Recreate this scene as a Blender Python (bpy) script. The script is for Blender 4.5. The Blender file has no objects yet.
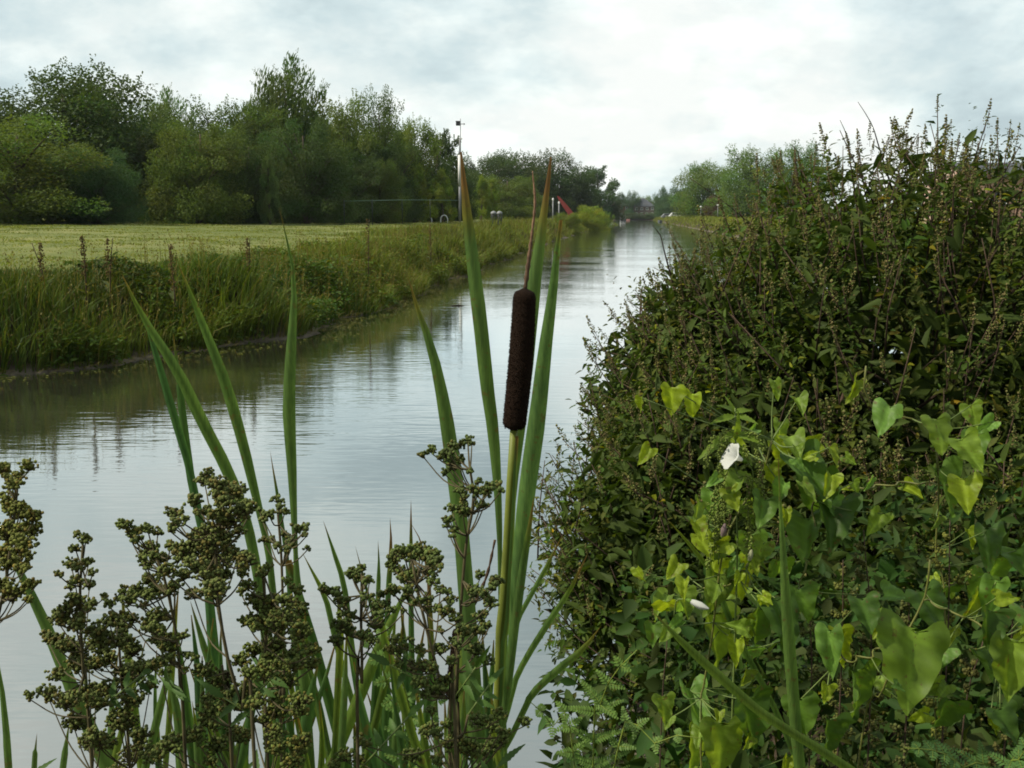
import bpy, math
import numpy as np
from mathutils import Vector
rng = np.random.default_rng(11)
S = bpy.context.scene
COL = S.collection
PI = math.pi

# ------------------------------------------------------------------ camera
H, F, PITCH = 2.2, 1098.0, math.atan((384 - 214.5) / 1098.0)
cam_d = bpy.data.cameras.new('camera'); cam = bpy.data.objects.new('camera', cam_d); COL.objects.link(cam)
cam.location = (0, 0, H); cam.rotation_euler = (PI / 2 - PITCH, 0, 0)
cam_d.sensor_width = 36; cam_d.lens = 36 * F / 1024; cam_d.clip_start = 0.02; cam_d.clip_end = 9000
S.camera = cam
CP, SP = math.cos(PITCH), math.sin(PITCH)

def P(px, py, Y):
    """the real place, Y metres ahead, that a measured direction points to"""
    u, v = (px - 512) / F, (384 - py) / F
    dx, dy, dz = u, CP + v * SP, -SP + v * CP
    return np.array([dx * Y / dy, Y, H + dz * Y / dy])

def onwater(px, py):
    u, v = (px - 512) / F, (384 - py) / F
    dx, dy, dz = u, CP + v * SP, -SP + v * CP
    t = -H / dz
    return dx * t, dy * t

# ------------------------------------------------------------------ mesh collecting
class MB:
    def __init__(s): s.v, s.f, s.t, s.n = [], [], [], 0
    def add(s, V, Fs, tint=(1, 1, 1)):
        V = np.asarray(V, np.float32).reshape(-1, 3)
        T = np.asarray(tint, np.float32)
        if T.ndim == 1: T = np.tile(T, (len(V), 1))
        s.v.append(V); s.t.append(T)
        if not isinstance(Fs, list) or (len(Fs) and not hasattr(Fs[0], 'ndim')): Fs = [np.asarray(Fs)]
        for f in Fs: s.f.append(np.asarray(f, np.int64) + s.n)
        s.n += len(V); return s
    def mesh(s, name, mat, smooth=True):
        me = bpy.data.meshes.new(name)
        V = np.concatenate(s.v); T = np.concatenate(s.t)
        me.vertices.add(len(V)); me.vertices.foreach_set('co', V.ravel())
        tot = np.concatenate([np.full(len(f), f.shape[1]) for f in s.f]); li = np.concatenate([f.ravel() for f in s.f])
        me.loops.add(len(li)); me.loops.foreach_set('vertex_index', li.astype(np.int32))
        me.polygons.add(len(tot)); st = np.concatenate([[0], np.cumsum(tot)[:-1]])
        me.polygons.foreach_set('loop_start', st.astype(np.int32)); me.polygons.foreach_set('loop_total', tot.astype(np.int32))
        me.polygons.foreach_set('use_smooth', np.full(len(tot), smooth))
        a = me.attributes.new('tint', 'FLOAT_COLOR', 'POINT')
        a.data.foreach_set('color', np.concatenate([T, np.ones((len(T), 1), np.float32)], 1).astype(np.float32).ravel())
        me.update(calc_edges=True); me.validate()
        for m in (mat if isinstance(mat, (list, tuple)) else [mat]): me.materials.append(m)
        return me
    def build(s, name, mat, parent=None, smooth=True, loc=None):
        if loc is not None:
            o_ = np.asarray(loc, np.float32); s.v = [v - o_ for v in s.v]
        o = bpy.data.objects.new(name, s.mesh(name, mat, smooth)); COL.objects.link(o)
        if parent is not None: o.parent = parent
        if loc is not None: o.location = [float(c) for c in loc]
        return o

def tag(o, label=None, cat=None, group=None, kind=None):
    for k, v in (('label', label), ('category', cat), ('group', group), ('kind', kind)):
        if v: o[k] = v
    return o
def thing(name, loc, label, cat, group=None):
    o = bpy.data.objects.new(name, None); COL.objects.link(o); o.empty_display_size = .1
    o.location = [float(c) for c in loc]
    return tag(o, label, cat, group)
def nrm(a): return a / np.maximum(np.linalg.norm(a, axis=-1, keepdims=True), 1e-9)
def rel(pts, o): return np.asarray(pts, float) - np.array(o.location)

def smooth_path(pts, n):
    pts = np.asarray(pts, float)
    if len(pts) == 2: return pts[0] + (pts[1] - pts[0]) * np.linspace(0, 1, n)[:, None]
    q = np.vstack([2 * pts[0] - pts[1], pts, 2 * pts[-1] - pts[-2]])
    seg = np.linalg.norm(np.diff(pts, axis=0), axis=1); cum = np.concatenate([[0], np.cumsum(seg)])
    out = []
    for s in np.linspace(0, cum[-1], n):
        i = min(np.searchsorted(cum, s, side='right') - 1, len(pts) - 2); t = (s - cum[i]) / max(seg[i], 1e-9)
        a, b, c, d = q[i], q[i + 1], q[i + 2], q[i + 3]
        out.append(.5 * ((2 * b) + (c - a) * t + (2 * a - 5 * b + 4 * c - d) * t * t + (3 * b - a - 3 * c + d) * t ** 3))
    return np.array(out)

def tube(mb, pts, radii, k=6, tint=(1, 1, 1)):
    pts = np.asarray(pts, float); n = len(pts); radii = np.broadcast_to(np.asarray(radii, float), (n,))
    T = nrm(np.gradient(pts, axis=0)); up = np.array([.21, .97, .12])
    A = nrm(np.cross(T, up)); B = np.cross(T, A)
    an = np.linspace(0, 2 * PI, k, endpoint=False)
    V = pts[:, None] + radii[:, None, None] * (np.cos(an)[None, :, None] * A[:, None] + np.sin(an)[None, :, None] * B[:, None])
    i = np.arange(n - 1)[:, None] * k; j = np.arange(k)[None]; j2 = (j + 1) % k
    Fq = np.stack([i + j, i + j2, i + k + j2, i + k + j], -1).reshape(-1, 4)
    tt = np.asarray(tint, float)
    if tt.ndim == 2: tt = np.repeat(tt, k, 0)
    mb.add(V.reshape(-1, 3), [Fq, np.arange(k)[::-1][None], (np.arange(k) + (n - 1) * k)[None]], tt)

def lathe(mb, p0, p1, prof, k=20, tint=(1, 1, 1)):
    p0, p1 = np.asarray(p0, float), np.asarray(p1, float)
    pts = np.array([p0 + (p1 - p0) * t for t, r in prof]); tube(mb, pts, [r for t, r in prof], k, tint)

_g = (1 + 5 ** .5) / 2
ICO_V = nrm(np.array([(-1, _g, 0), (1, _g, 0), (-1, -_g, 0), (1, -_g, 0), (0, -1, _g), (0, 1, _g), (0, -1, -_g), (0, 1, -_g), (_g, 0, -1), (_g, 0, 1), (-_g, 0, -1), (-_g, 0, 1)], float))
ICO_F = np.array([(0, 11, 5), (0, 5, 1), (0, 1, 7), (0, 7, 10), (0, 10, 11), (1, 5, 9), (5, 11, 4), (11, 10, 2), (10, 7, 6), (7, 1, 8), (3, 9, 4), (3, 4, 2), (3, 2, 6), (3, 6, 8), (3, 8, 9), (4, 9, 5), (2, 4, 11), (6, 2, 10), (8, 6, 7), (9, 8, 1)])
def beads(mb, C, R, tints, squash=.25, r=rng):
    C = np.asarray(C, float); n = len(C); R = np.broadcast_to(np.asarray(R, float), (n,))
    wob = 1 + squash * (r.random((n, 12, 1)) - .5) * 2
    V = C[:, None] + ICO_V[None] * R[:, None, None] * wob
    Fs = (ICO_F[None] + (np.arange(n) * 12)[:, None, None]).reshape(-1, 3)
    mb.add(V.reshape(-1, 3), [Fs], np.repeat(np.broadcast_to(tints, (n, 3)), 12, 0))

def leaves(mb, C, D, N, L, W, tints, fold=.25, droop=.15):
    """folded pointed leaves: C base, D direction, N face normal"""
    C, D, N = (np.asarray(a, float) for a in (C, D, N)); n = len(C)
    D = nrm(D); Sd = nrm(np.cross(D, N)); N = np.cross(Sd, D)
    L = np.broadcast_to(L, (n,))[:, None]; W = np.broadcast_to(W, (n,))[:, None]
    v = [C, C + D * L * .35 - N * L * droop * .1, C + D * L * .72 - N * L * droop * .5, C + D * L - N * L * droop,
         C + D * L * .3 + Sd * W * .5 + N * W * fold, C + D * L * .68 + Sd * W * .36 + N * (W * fold * .7 - L * droop * .4),
         C + D * L * .3 - Sd * W * .5 + N * W * fold, C + D * L * .68 - Sd * W * .36 + N * (W * fold * .7 - L * droop * .4)]
    V = np.stack(v, 1); o = (np.arange(n) * 8)[:, None, None]
    T3 = np.array([(0, 4, 1), (2, 5, 3), (0, 1, 6), (2, 3, 7)])[None] + o
    Q = np.array([(1, 4, 5, 2), (1, 2, 7, 6)])[None] + o
    mb.add(V.reshape(-1, 3), [T3.reshape(-1, 3), Q.reshape(-1, 4)], np.repeat(np.broadcast_to(tints, (n, 3)), 8, 0))

def cards(mb, C, D, N, L, W, tints):
    """small folded four-cornered leaves for far foliage"""
    C, D, N = (np.asarray(a, float) for a in (C, D, N)); n = len(C)
    D = nrm(D); Sd = nrm(np.cross(D, N)); N = np.cross(Sd, D)
    L = np.broadcast_to(L, (n,))[:, None]; W = np.broadcast_to(W, (n,))[:, None]
    V = np.stack([C - D * L * .5, C + Sd * W * .5 + N * W * .2, C + D * L * .5, C - Sd * W * .5 + N * W * .2], 1)
    T3 = (np.array([(0, 1, 2), (0, 2, 3)])[None] + (np.arange(n) * 4)[:, None, None]).reshape(-1, 3)
    mb.add(V.reshape(-1, 3), [T3], np.repeat(np.broadcast_to(tints, (n, 3)), 4, 0))

def blades(mb, B, Ht, W, lean, tints, r=rng):
    """grass blades, bent; B foot, lean = sideways reach of the tip"""
    B = np.asarray(B, float); n = len(B); a = r.random(n) * 2 * PI
    sd = np.stack([np.cos(a), np.sin(a), 0 * a], 1); W = np.broadcast_to(W, (n,))[:, None]; Ht = np.broadcast_to(Ht, (n,))[:, None]
    up = np.array([0, 0, 1.])
    m = B + up * Ht * .55 + lean * .3; t = B + up * Ht * (1 - .25 * np.minimum(1, np.linalg.norm(lean, axis=1, keepdims=True) / Ht)) + lean
    V = np.stack([B - sd * W * .5, B + sd * W * .5, m + sd * W * .45, m - sd * W * .45, t], 1)
    o = (np.arange(n) * 5)[:, None, None]
    mb.add(V.reshape(-1, 3), [(np.array([(0, 1, 2, 3)])[None] + o).reshape(-1, 4), (np.array([(3, 2, 4)])[None] + o).reshape(-1, 3)],
           np.repeat(np.broadcast_to(tints, (n, 3)), 5, 0))

def box(mb, c, s, rz=0, tint=(1, 1, 1)):
    c = np.asarray(c, float); x, y, z = np.array(s) / 2
    V = np.array([(-x, -y, -z), (x, -y, -z), (x, y, -z), (-x, y, -z), (-x, -y, z), (x, -y, z), (x, y, z), (-x, y, z)])
    R = np.array([(math.cos(rz), -math.sin(rz), 0), (math.sin(rz), math.cos(rz), 0), (0, 0, 1)])
    mb.add(V @ R.T + c, [np.array([(3, 2, 1, 0), (4, 5, 6, 7), (0, 1, 5, 4), (1, 2, 6, 5), (2, 3, 7, 6), (3, 0, 4, 7)])], tint)

# ------------------------------------------------------------------ materials
def mat(name, build):
    m = bpy.data.materials.new(name); m.use_nodes = True; nt = m.node_tree; nt.nodes.clear()
    out = nt.nodes.new('ShaderNodeOutputMaterial')
    def N(t, **k):
        n = nt.nodes.new(t)
        for a, b in k.items():
            if a.startswith('i_'): n.inputs[a[2:].replace('_', ' ')].default_value = b
            else: setattr(n, a, b)
        return n
    nt.links.new(build(N, nt.links.new), out.inputs['Surface']); return m
def mixc(N, L, kind, fac, a, b):
    n = N('ShaderNodeMix', data_type='RGBA', blend_type=kind)
    for s, v in ((0, fac), (6, a), (7, b)):
        if isinstance(v, (int, float)): n.inputs[s].default_value = v
        elif isinstance(v, tuple): n.inputs[s].default_value = (*v, 1)
        else: L(v, n.inputs[s])
    return n.outputs[2]
def noise(N, L, scale, detail=3, vec=None, rough=.55, out='Fac'):
    n = N('ShaderNodeTexNoise'); n.inputs['Scale'].default_value = scale; n.inputs['Detail'].default_value = detail; n.inputs['Roughness'].default_value = rough
    if vec is not None: L(vec, n.inputs['Vector'])
    return n.outputs[out]
def ramp(N, L, fac, stops):
    r = N('ShaderNodeValToRGB'); e = r.color_ramp.elements
    while len(e) < len(stops): e.new(.5)
    for q, (p, c) in zip(e, stops): q.position = p; q.color = (*c, 1) if len(c) == 3 else c
    L(fac, r.inputs['Fac']); return r.outputs['Color']

def leaf_mat(name, color, trans=.35, tcol=None, rough=.5, nscale=3., vary=.5, objcol=False, spec=.3, streak=False, spots=0.):
    """leaf: reflects its own green, lets a yellower green through"""
    def b(N, L):
        at = N('ShaderNodeAttribute', attribute_name='tint').outputs['Color']
        pos = N('ShaderNodeTexCoord').outputs['Object']
        base = mixc(N, L, 'MULTIPLY', 1., color, at)
        if objcol: base = mixc(N, L, 'MULTIPLY', 1., base, N('ShaderNodeObjectInfo').outputs['Color'])
        base = mixc(N, L, 'MULTIPLY', 1., base, ramp(N, L, noise(N, L, nscale, 4, pos), [(.3, (1 - vary * .7,) * 3), (.7, (1 + vary * .5, 1 + vary * .4, 1))]))
        if streak:
            mp = N('ShaderNodeMapping'); mp.inputs['Scale'].default_value = (1, 1, .03); L(pos, mp.inputs[0])
            base = mixc(N, L, 'MULTIPLY', 1., base, ramp(N, L, noise(N, L, 420, 3, mp.outputs[0], .6), [(.3, (.72, .76, .8)), (.7, (1.28, 1.2, 1.15))]))
        if spots:
            base = mixc(N, L, 'MIX', ramp(N, L, noise(N, L, 75, 4, pos, .6), [(.62, (0, 0, 0)), (.67, (spots,) * 3)]), base, (.13, .085, .03))
        p = N('ShaderNodeBsdfPrincipled'); p.inputs['Roughness'].default_value = rough; p.inputs['Specular IOR Level'].default_value = spec
        L(base, p.inputs['Base Color'])
        t = N('ShaderNodeBsdfTranslucent')
        L(mixc(N, L, 'MULTIPLY', 1., base, tcol or (1.5, 1.35, .5)), t.inputs['Color'])
        mx = N('ShaderNodeMixShader'); mx.inputs[0].default_value = trans
        L(p.outputs[0], mx.inputs[1]); L(t.outputs[0], mx.inputs[2]); return mx.outputs[0]
    return mat(name, b)
def plain(name, color, rough=.7, vary=.3, nscale=20., bump=0., metal=0., spec=.3):
    def b(N, L):
        at = N('ShaderNodeAttribute', attribute_name='tint').outputs['Color']
        pos = N('ShaderNodeTexCoord').outputs['Object']; nz = noise(N, L, nscale, 5, pos)
        base = mixc(N, L, 'MULTIPLY', 1., mixc(N, L, 'MULTIPLY', 1., color, at), ramp(N, L, nz, [(.3, (1 - vary,) * 3), (.7, (1 + vary * .6,) * 3)]))
        p = N('ShaderNodeBsdfPrincipled'); p.inputs['Roughness'].default_value = rough; p.inputs['Metallic'].default_value = metal; p.inputs['Specular IOR Level'].default_value = spec
        L(base, p.inputs['Base Color'])
        if bump:
            bp = N('ShaderNodeBump'); bp.inputs['Strength'].default_value = bump; bp.inputs['Distance'].default_value = .004
            L(nz, bp.inputs['Height']); L(bp.outputs[0], p.inputs['Normal'])
        return p.outputs[0]
    return mat(name, b)

M = dict(
    tree=leaf_mat('tree_leaf', (.084, .132, .044), .35, nscale=.9, vary=.35, objcol=True, rough=.6, spec=.2),
    bark=plain('bark', (.09, .07, .05), .9, .4, 3.),
    grass=leaf_mat('bank_grass', (.082, .108, .03), .3, nscale=.35, vary=.35, rough=.6, spec=.2),
    reed=leaf_mat('reed_leaf', (.098, .178, .055), .4, tcol=(1.35, 1.3, .5), nscale=14., vary=.35, rough=.42, spec=.35, streak=True, spots=.6),
    stem=leaf_mat('green_stem', (.13, .19, .05), .08, nscale=25., vary=.4, rough=.5),
    head=plain('cattail_brown', (.021, .012, .0075), .95, .5, 900., bump=.9, spec=.1),
    dry=plain('dry_stalk', (.12, .08, .05), .9, .5, 200.),
    seed=plain('seed_green', (.098, .12, .03), .75, .35, 300., spec=.2),
    seedstem=plain('seed_stem', (.085, .08, .035), .8, .4, 60.),
    bush=leaf_mat('bush_leaf', (.054, .084, .02), .3, tcol=(1.3, 1.4, .5), nscale=5., vary=.4, rough=.6, spec=.1),
    twig=plain('twig', (.07, .045, .03), .9, .4, 30.),
    brownseed=plain('brown_seed', (.14, .13, .052), .9, .4, 60., spec=.1),
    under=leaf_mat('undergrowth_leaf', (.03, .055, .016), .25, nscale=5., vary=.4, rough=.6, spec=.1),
    bind=leaf_mat('bindweed_leaf', (.165, .275, .05), .5, nscale=30., vary=.3, rough=.5, spec=.3, spots=.7),
    fern=leaf_mat('fern_leaf', (.14, .235, .06), .35, nscale=10., vary=.3, rough=.55),
    petal=leaf_mat('white_petal', (.62, .64, .62), .35, tcol=(1, 1, .95), nscale=20., vary=.08, rough=.6),
    hay=leaf_mat('mown_grass', (.158, .188, .064), .4, nscale=.25, vary=.35, rough=.7, spec=.1),
    white=plain('white_paint', (.75, .76, .75), .5, .08, 4.), grey=plain('grey_metal', (.22, .23, .24), .5, .15, 4.),
    dark=plain('dark_metal', (.04, .045, .05), .5, .15, 4.), red=plain('red_paint', (.27, .055, .05), .55, .15, 4.),
    slate=plain('slate_roof', (.06, .065, .075), .7, .25, 3.), glass=plain('window_glass', (.03, .04, .05), .12, .05, 2., spec=.6),
    green=plain('green_wire', (.12, .22, .16), .6, .1, 4.),
)
def brick_b(col, col2, mortar):
    def b(N, L):
        pos = N('ShaderNodeTexCoord').outputs['Object']
        mp = N('ShaderNodeMapping'); mp.inputs['Rotation'].default_value = (PI / 2, 0, 0); L(pos, mp.inputs[0])
        br = N('ShaderNodeTexBrick'); br.inputs['Scale'].default_value = 4.4
        br.inputs['Color1'].default_value = (*col, 1); br.inputs['Color2'].default_value = (*col2, 1); br.inputs['Mortar'].default_value = (*mortar, 1)
        L(mp.outputs[0], br.inputs['Vector'])
        p = N('ShaderNodeBsdfPrincipled'); p.inputs['Roughness'].default_value = .9
        L(mixc(N, L, 'MULTIPLY', 1., br.outputs['Color'], ramp(N, L, noise(N, L, 1.5, 4, pos), [(.3, (.75,) * 3), (.7, (1.15,) * 3)])), p.inputs['Base Color']); return p.outputs[0]
    return b
M['brick'] = mat('red_brick', brick_b((.17, .06, .045), (.22, .09, .06), (.2, .17, .15)))
M['pinkbrick'] = mat('pale_pink_brick', brick_b((.5, .27, .2), (.58, .34, .26), (.5, .42, .36)))
M['render'] = plain('pale_render', (.13, .095, .088), .85, .15, 1.5)

# ------------------------------------------------------------------ terrain
edge_px = [(0, 376), (100, 366), (200, 353), (309, 338), (346, 325), (397, 305), (440, 287), (500, 262), (560, 240), (600, 227.5), (612, 221.5)]
ew = np.array([onwater(*p) for p in edge_px])
YE = 440.
ly = np.concatenate([[-50, .9, 1.5, 5, 9], ew[:, 1], [YE]]); lx = np.concatenate([[-14, -14, -14, -12, -9.5], ew[:, 0], [.1057 * YE - 6.6]])
ry = np.array([-50, .8, 1.05, 1.3, 1.7, 3, 5, 6.6, 8, 12, 20, 40, YE]); rx = np.array([-14, -14, -6, -1., .1, .35, .5, 1.6, 5, 9.5, 12.6, 15.2, .1057 * YE + 9.3])
def wob(y): return .2 * np.sin(y * 1.3) + .16 * np.sin(y * .47 + 1) + .12 * np.sin(y * 2.9) + .05 * np.sin(y * 7.1)
def xl(y): return np.interp(y, ly, lx) + wob(y)
def xr(y): return np.interp(y, ry, rx) + np.where(np.asarray(y) > 9, wob(np.asarray(y) + 5), 0)
LD, LZ = [0, .3, .55, 1.2, 2, 4, 8, 20, 40, 80], [-.04, .035, .12, .72, 1.05, 1.27, 1.42, 1.65, 1.83, 1.9]
RD, RZ = [0, .25, .7, 1.5, 3, 8, 30], [-.04, .1, .5, .95, 1.2, 1.45, 1.6]
ND, NZ = [0, .2, .5, 1, 3, 10], [-.04, .12, .38, .55, .66, .8]
def hnoise(x, y): return .05 * np.sin(x * .9 + y * .33) * np.cos(y * .71 - x * .2) + .03 * np.sin(x * 2.7 + 1) * np.sin(y * 2.1) 
def gz(x, y):
    x, y = np.asarray(x, float), np.asarray(y, float)
    dl, dr = xl(y) - x, x - xr(y)
    w = np.clip((y - 8) / 14, 0, 1)
    zl = np.interp(dl, LD, LZ); zr = np.interp(dr, RD, RZ) * w + np.interp(dr, ND, NZ) * (1 - w)
    z = np.where(dl > dr, zl, zr); mx = np.maximum(dl, dr)
    z = np.where(mx < 0, np.maximum(-.05 + mx * .5, -.6), z + hnoise(x, y) * np.clip(mx, 0, 1))
    e = np.clip((y - YE) / 6, 0, 1)
    return z * (1 - e) + np.maximum(z, 1.5) * e
ys = np.unique(np.concatenate([np.linspace(-12, -1, 8), np.linspace(-.6, 9, 40), np.geomspace(9.3, 120, 150), np.geomspace(122, 470, 90), np.geomspace(480, 2500, 16)]))
dL = np.array([2200, 1200, 600, 300, 160, 110, 85, 70, 58, 48, 40, 34, 28, 23, 19, 16, 13, 11, 9, 7.5, 6, 5, 4, 3.2, 2.5, 2, 1.6, 1.2, .9, .6, .4, .25, .1, 0])
cols = [xl(ys)[:, None] - dL[None], xl(ys)[:, None] + (xr(ys) - xl(ys))[:, None] * np.array([.1, .3, .5, .7, .9])[None], xr(ys)[:, None] + dL[::-1][None]]
GX = np.concatenate(cols, 1); GY = np.repeat(ys[:, None], GX.shape[1], 1); GZ = gz(GX, GY)
nr, nc = GX.shape; ii = np.arange(nr - 1)[:, None] * nc + np.arange(nc - 1)[None]
g = MB().add(np.stack([GX, GY, GZ], -1).reshape(-1, 3), [np.stack([ii, ii + 1, ii + nc + 1, ii + nc], -1).reshape(-1, 4)])
def ground_b(N, L):
    pos = N('ShaderNodeNewGeometry').outputs['Position']
    sx = N('ShaderNodeSeparateXYZ'); L(pos, sx.inputs[0])
    mp = N('ShaderNodeMapping'); mp.inputs['Rotation'].default_value = (0, 0, -.35); mp.inputs['Scale'].default_value = (1, .28, 1); L(pos, mp.inputs[0])
    hay = ramp(N, L, noise(N, L, .9, 6, mp.outputs[0], .65), [(.3, (.105, .132, .043)), (.5, (.148, .172, .058)), (.7, (.205, .21, .085))])
    hay = mixc(N, L, 'MULTIPLY', 1., hay, ramp(N, L, noise(N, L, .09, 3, pos), [(.35, (.8, .85, .75)), (.65, (1.15, 1.1, 1.1))]))
    mud = ramp(N, L, noise(N, L, 6, 6, pos), [(.3, (.03, .024, .016)), (.7, (.085, .065, .045))])
    sh = N('ShaderNodeMapRange'); sh.inputs[1].default_value = .13; sh.inputs[2].default_value = .03; L(sx.outputs['Z'], sh.inputs[0])
    mud = mixc(N, L, 'MIX', sh.outputs[0], mud, ramp(N, L, noise(N, L, 9, 6, pos), [(.3, (.075, .062, .045)), (.7, (.2, .175, .135))]))
    r = N('ShaderNodeMapRange'); r.inputs[1].default_value = .9; r.inputs[2].default_value = 1.25; L(sx.outputs['Z'], r.inputs[0])
    p = N('ShaderNodeBsdfPrincipled'); p.inputs['Roughness'].default_value = .95; p.inputs['Specular IOR Level'].default_value = .1
    L(mixc(N, L, 'MIX', r.outputs[0], mud, hay), p.inputs['Base Color'])
    bp = N('ShaderNodeBump'); bp.inputs['Strength'].default_value = .8; bp.inputs['Distance'].default_value = .08
    L(noise(N, L, 7, 8, pos, .7), bp.inputs['Height']); L(bp.outputs[0], p.inputs['Normal']); return p.outputs[0]
tag(g.build('ground', mat('field_and_mud', ground_b)), kind='structure')

def water_b(N, L):
    pos = N('ShaderNodeNewGeometry').outputs['Position']
    def wave(scale, sxy, rot, det):
        mp = N('ShaderNodeMapping'); mp.inputs['Scale'].default_value = (*sxy, 1); mp.inputs['Rotation'].default_value = (0, 0, rot); L(pos, mp.inputs[0])
        return noise(N, L, scale, det, mp.outputs[0], .5)
    a, b, c = wave(10., (.26, 1.), .12, 2), wave(2.2, (.35, 1.), -.1, 2), wave(.25, (.5, 1.), .3, 2)
    calm = N('ShaderNodeMapRange'); calm.inputs[1].default_value = .35; calm.inputs[2].default_value = .65; calm.inputs[3].default_value = .22; calm.inputs[4].default_value = 1.; L(c, calm.inputs[0])
    s = N('ShaderNodeMath', operation='MULTIPLY_ADD'); L(a, s.inputs[0]); s.inputs[1].default_value = .7
    s2 = N('ShaderNodeMath', operation='MULTIPLY'); L(b, s2.inputs[0]); s2.inputs[1].default_value = 1.; L(s2.outputs[0], s.inputs[2])
    s3 = N('ShaderNodeMath', operation='MULTIPLY'); L(s.outputs[0], s3.inputs[0]); L(calm.outputs[0], s3.inputs[1])
    bp = N('ShaderNodeBump'); bp.inputs['Strength'].default_value = 1.; bp.inputs['Distance'].default_value = .0045; L(s3.outputs[0], bp.inputs['Height'])
    df = N('ShaderNodeBsdfDiffuse'); L(ramp(N, L, noise(N, L, .6, 4, pos), [(.3, (.032, .034, .02)), (.7, (.05, .052, .034))]), df.inputs['Color']); L(bp.outputs[0], df.inputs['Normal'])
    gl = N('ShaderNodeBsdfGlossy'); gl.inputs['Roughness'].default_value = .03; gl.inputs['Color'].default_value = (.95, .99, 1, 1); L(bp.outputs[0], gl.inputs['Normal'])
    fr = N('ShaderNodeFresnel'); fr.inputs['IOR'].default_value = 1.34; L(bp.outputs[0], fr.inputs['Normal'])
    fm = N('ShaderNodeMapRange'); fm.inputs[1].default_value = 0.; fm.inputs[2].default_value = .5; fm.inputs[3].default_value = .3; fm.inputs[4].default_value = .88; L(fr.outputs[0], fm.inputs[0])
    mx = N('ShaderNodeMixShader'); L(fm.outputs[0], mx.inputs[0]); L(df.outputs[0], mx.inputs[1]); L(gl.outputs[0], mx.inputs[2]); return mx.outputs[0]
w = MB(); wy = np.array([.5, 3, 8, 20, 60, 150, 300, YE + 3]); wl, wr = xl(wy) - .6, xr(wy) + .6
wl[0], wr[0] = -15, -.2; wr[1] = .9
w.add(np.stack([np.stack([wl, wy, 0 * wy], 1), np.stack([wr, wy, 0 * wy], 1)], 1).reshape(-1, 3), [np.array([(2 * i, 2 * i + 1, 2 * i + 3, 2 * i + 2) for i in range(len(wy) - 1)])])
tag(w.build('canal_water', mat('canal_water', water_b)), kind='structure')

# ------------------------------------------------------------------ bank grass, field stubble (nobody could count it)
def vnoise(x, y, s, k=0):
    return .5 + .25 * (np.sin(x * s + 1.3 * k + 1.7 * np.sin(y * s * .7 + k)) + np.sin(y * s * .83 + 2.1 * k + 1.3 * np.sin(x * s * .6)))
G0, G1, G2, G3 = np.array([.58, .95, .52]), np.array([1.6, 1.62, .85]), np.array([1.9, 1.35, 1.3]), np.array([.5, .75, .55])
def bank_tints(x, y, n, dist):
    a = np.clip(vnoise(x, y, .55, 1) + (dist - 19) * .022 + rng.normal(0, .22, n), 0, 1)[:, None]
    t = G0 * (1 - a) + G1 * a
    b = (rng.random(n) < .1 + .1 * vnoise(x, y, .3, 4))[:, None]
    t = np.where(b, G2 * (.7 + .6 * rng.random((n, 1))), t)
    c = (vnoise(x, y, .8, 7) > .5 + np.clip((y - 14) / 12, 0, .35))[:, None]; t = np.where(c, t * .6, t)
    return t * (.75 + .5 * rng.random((n, 1)))
def bank_strip(n, y0, y1, side, dmax, hmul=1.):
    y = np.exp(rng.uniform(math.log(y0), math.log(y1), n)); d = (.22 if side < 0 else .02) + (dmax + np.minimum(y * .02, 2.)) * rng.random(n) ** 1.1
    d = d * (.55 + .75 * vnoise(y, y * .3, .9, 2)); x = xl(y) - d if side < 0 else xr(y) + d
    h = (.12 + .42 * rng.random(n) + .55 * vnoise(x, y, 1.6, 3) ** 1.5 * vnoise(x, y, .6, 6) * 1.5) * np.interp(d, [0, .5, 1.5, dmax * .75, dmax + .6], [.6, 1.0, 1.0, .6, .15]) * hmul
    a = rng.random(n) * 2 * PI; l = h * (.12 + .65 * rng.random(n) ** 1.5)
    lean = np.stack([np.cos(a) * l + ((.06 + .25 * (d < .6)) * h * -side), np.sin(a) * l, 0 * a], 1)
    w_ = (.010 + .008 * rng.random(n)) + y * .00035
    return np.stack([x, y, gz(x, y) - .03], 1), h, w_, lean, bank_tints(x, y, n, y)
gb = MB()
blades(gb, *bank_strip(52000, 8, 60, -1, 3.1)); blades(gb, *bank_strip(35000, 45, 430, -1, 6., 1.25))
n = 120000; y = np.exp(rng.uniform(math.log(8), math.log(75), n)); x = xl(y) - .1 - 3.0 * rng.random(n); k_ = vnoise(x, y, 1.3, 2) * .6 + vnoise(x, y, 3.1, 5) * .4 > .45; x, y = x[k_], y[k_]; n = len(x)
d_ = rng.normal(0, 1, (n, 3)); d_[:, 2] *= .4
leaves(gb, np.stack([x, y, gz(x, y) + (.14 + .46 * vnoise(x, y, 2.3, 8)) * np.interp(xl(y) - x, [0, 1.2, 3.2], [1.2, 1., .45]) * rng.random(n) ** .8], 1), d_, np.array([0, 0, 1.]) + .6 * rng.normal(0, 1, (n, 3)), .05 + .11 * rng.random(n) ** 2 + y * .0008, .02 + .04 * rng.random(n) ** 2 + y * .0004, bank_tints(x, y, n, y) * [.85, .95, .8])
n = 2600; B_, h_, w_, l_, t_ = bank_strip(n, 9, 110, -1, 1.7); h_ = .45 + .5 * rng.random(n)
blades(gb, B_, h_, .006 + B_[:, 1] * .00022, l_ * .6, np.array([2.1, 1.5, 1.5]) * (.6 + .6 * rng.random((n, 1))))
tp_ = B_ + np.array([0, 0, 1.]) * (h_ * .82)[:, None] + l_ * .45
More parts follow.
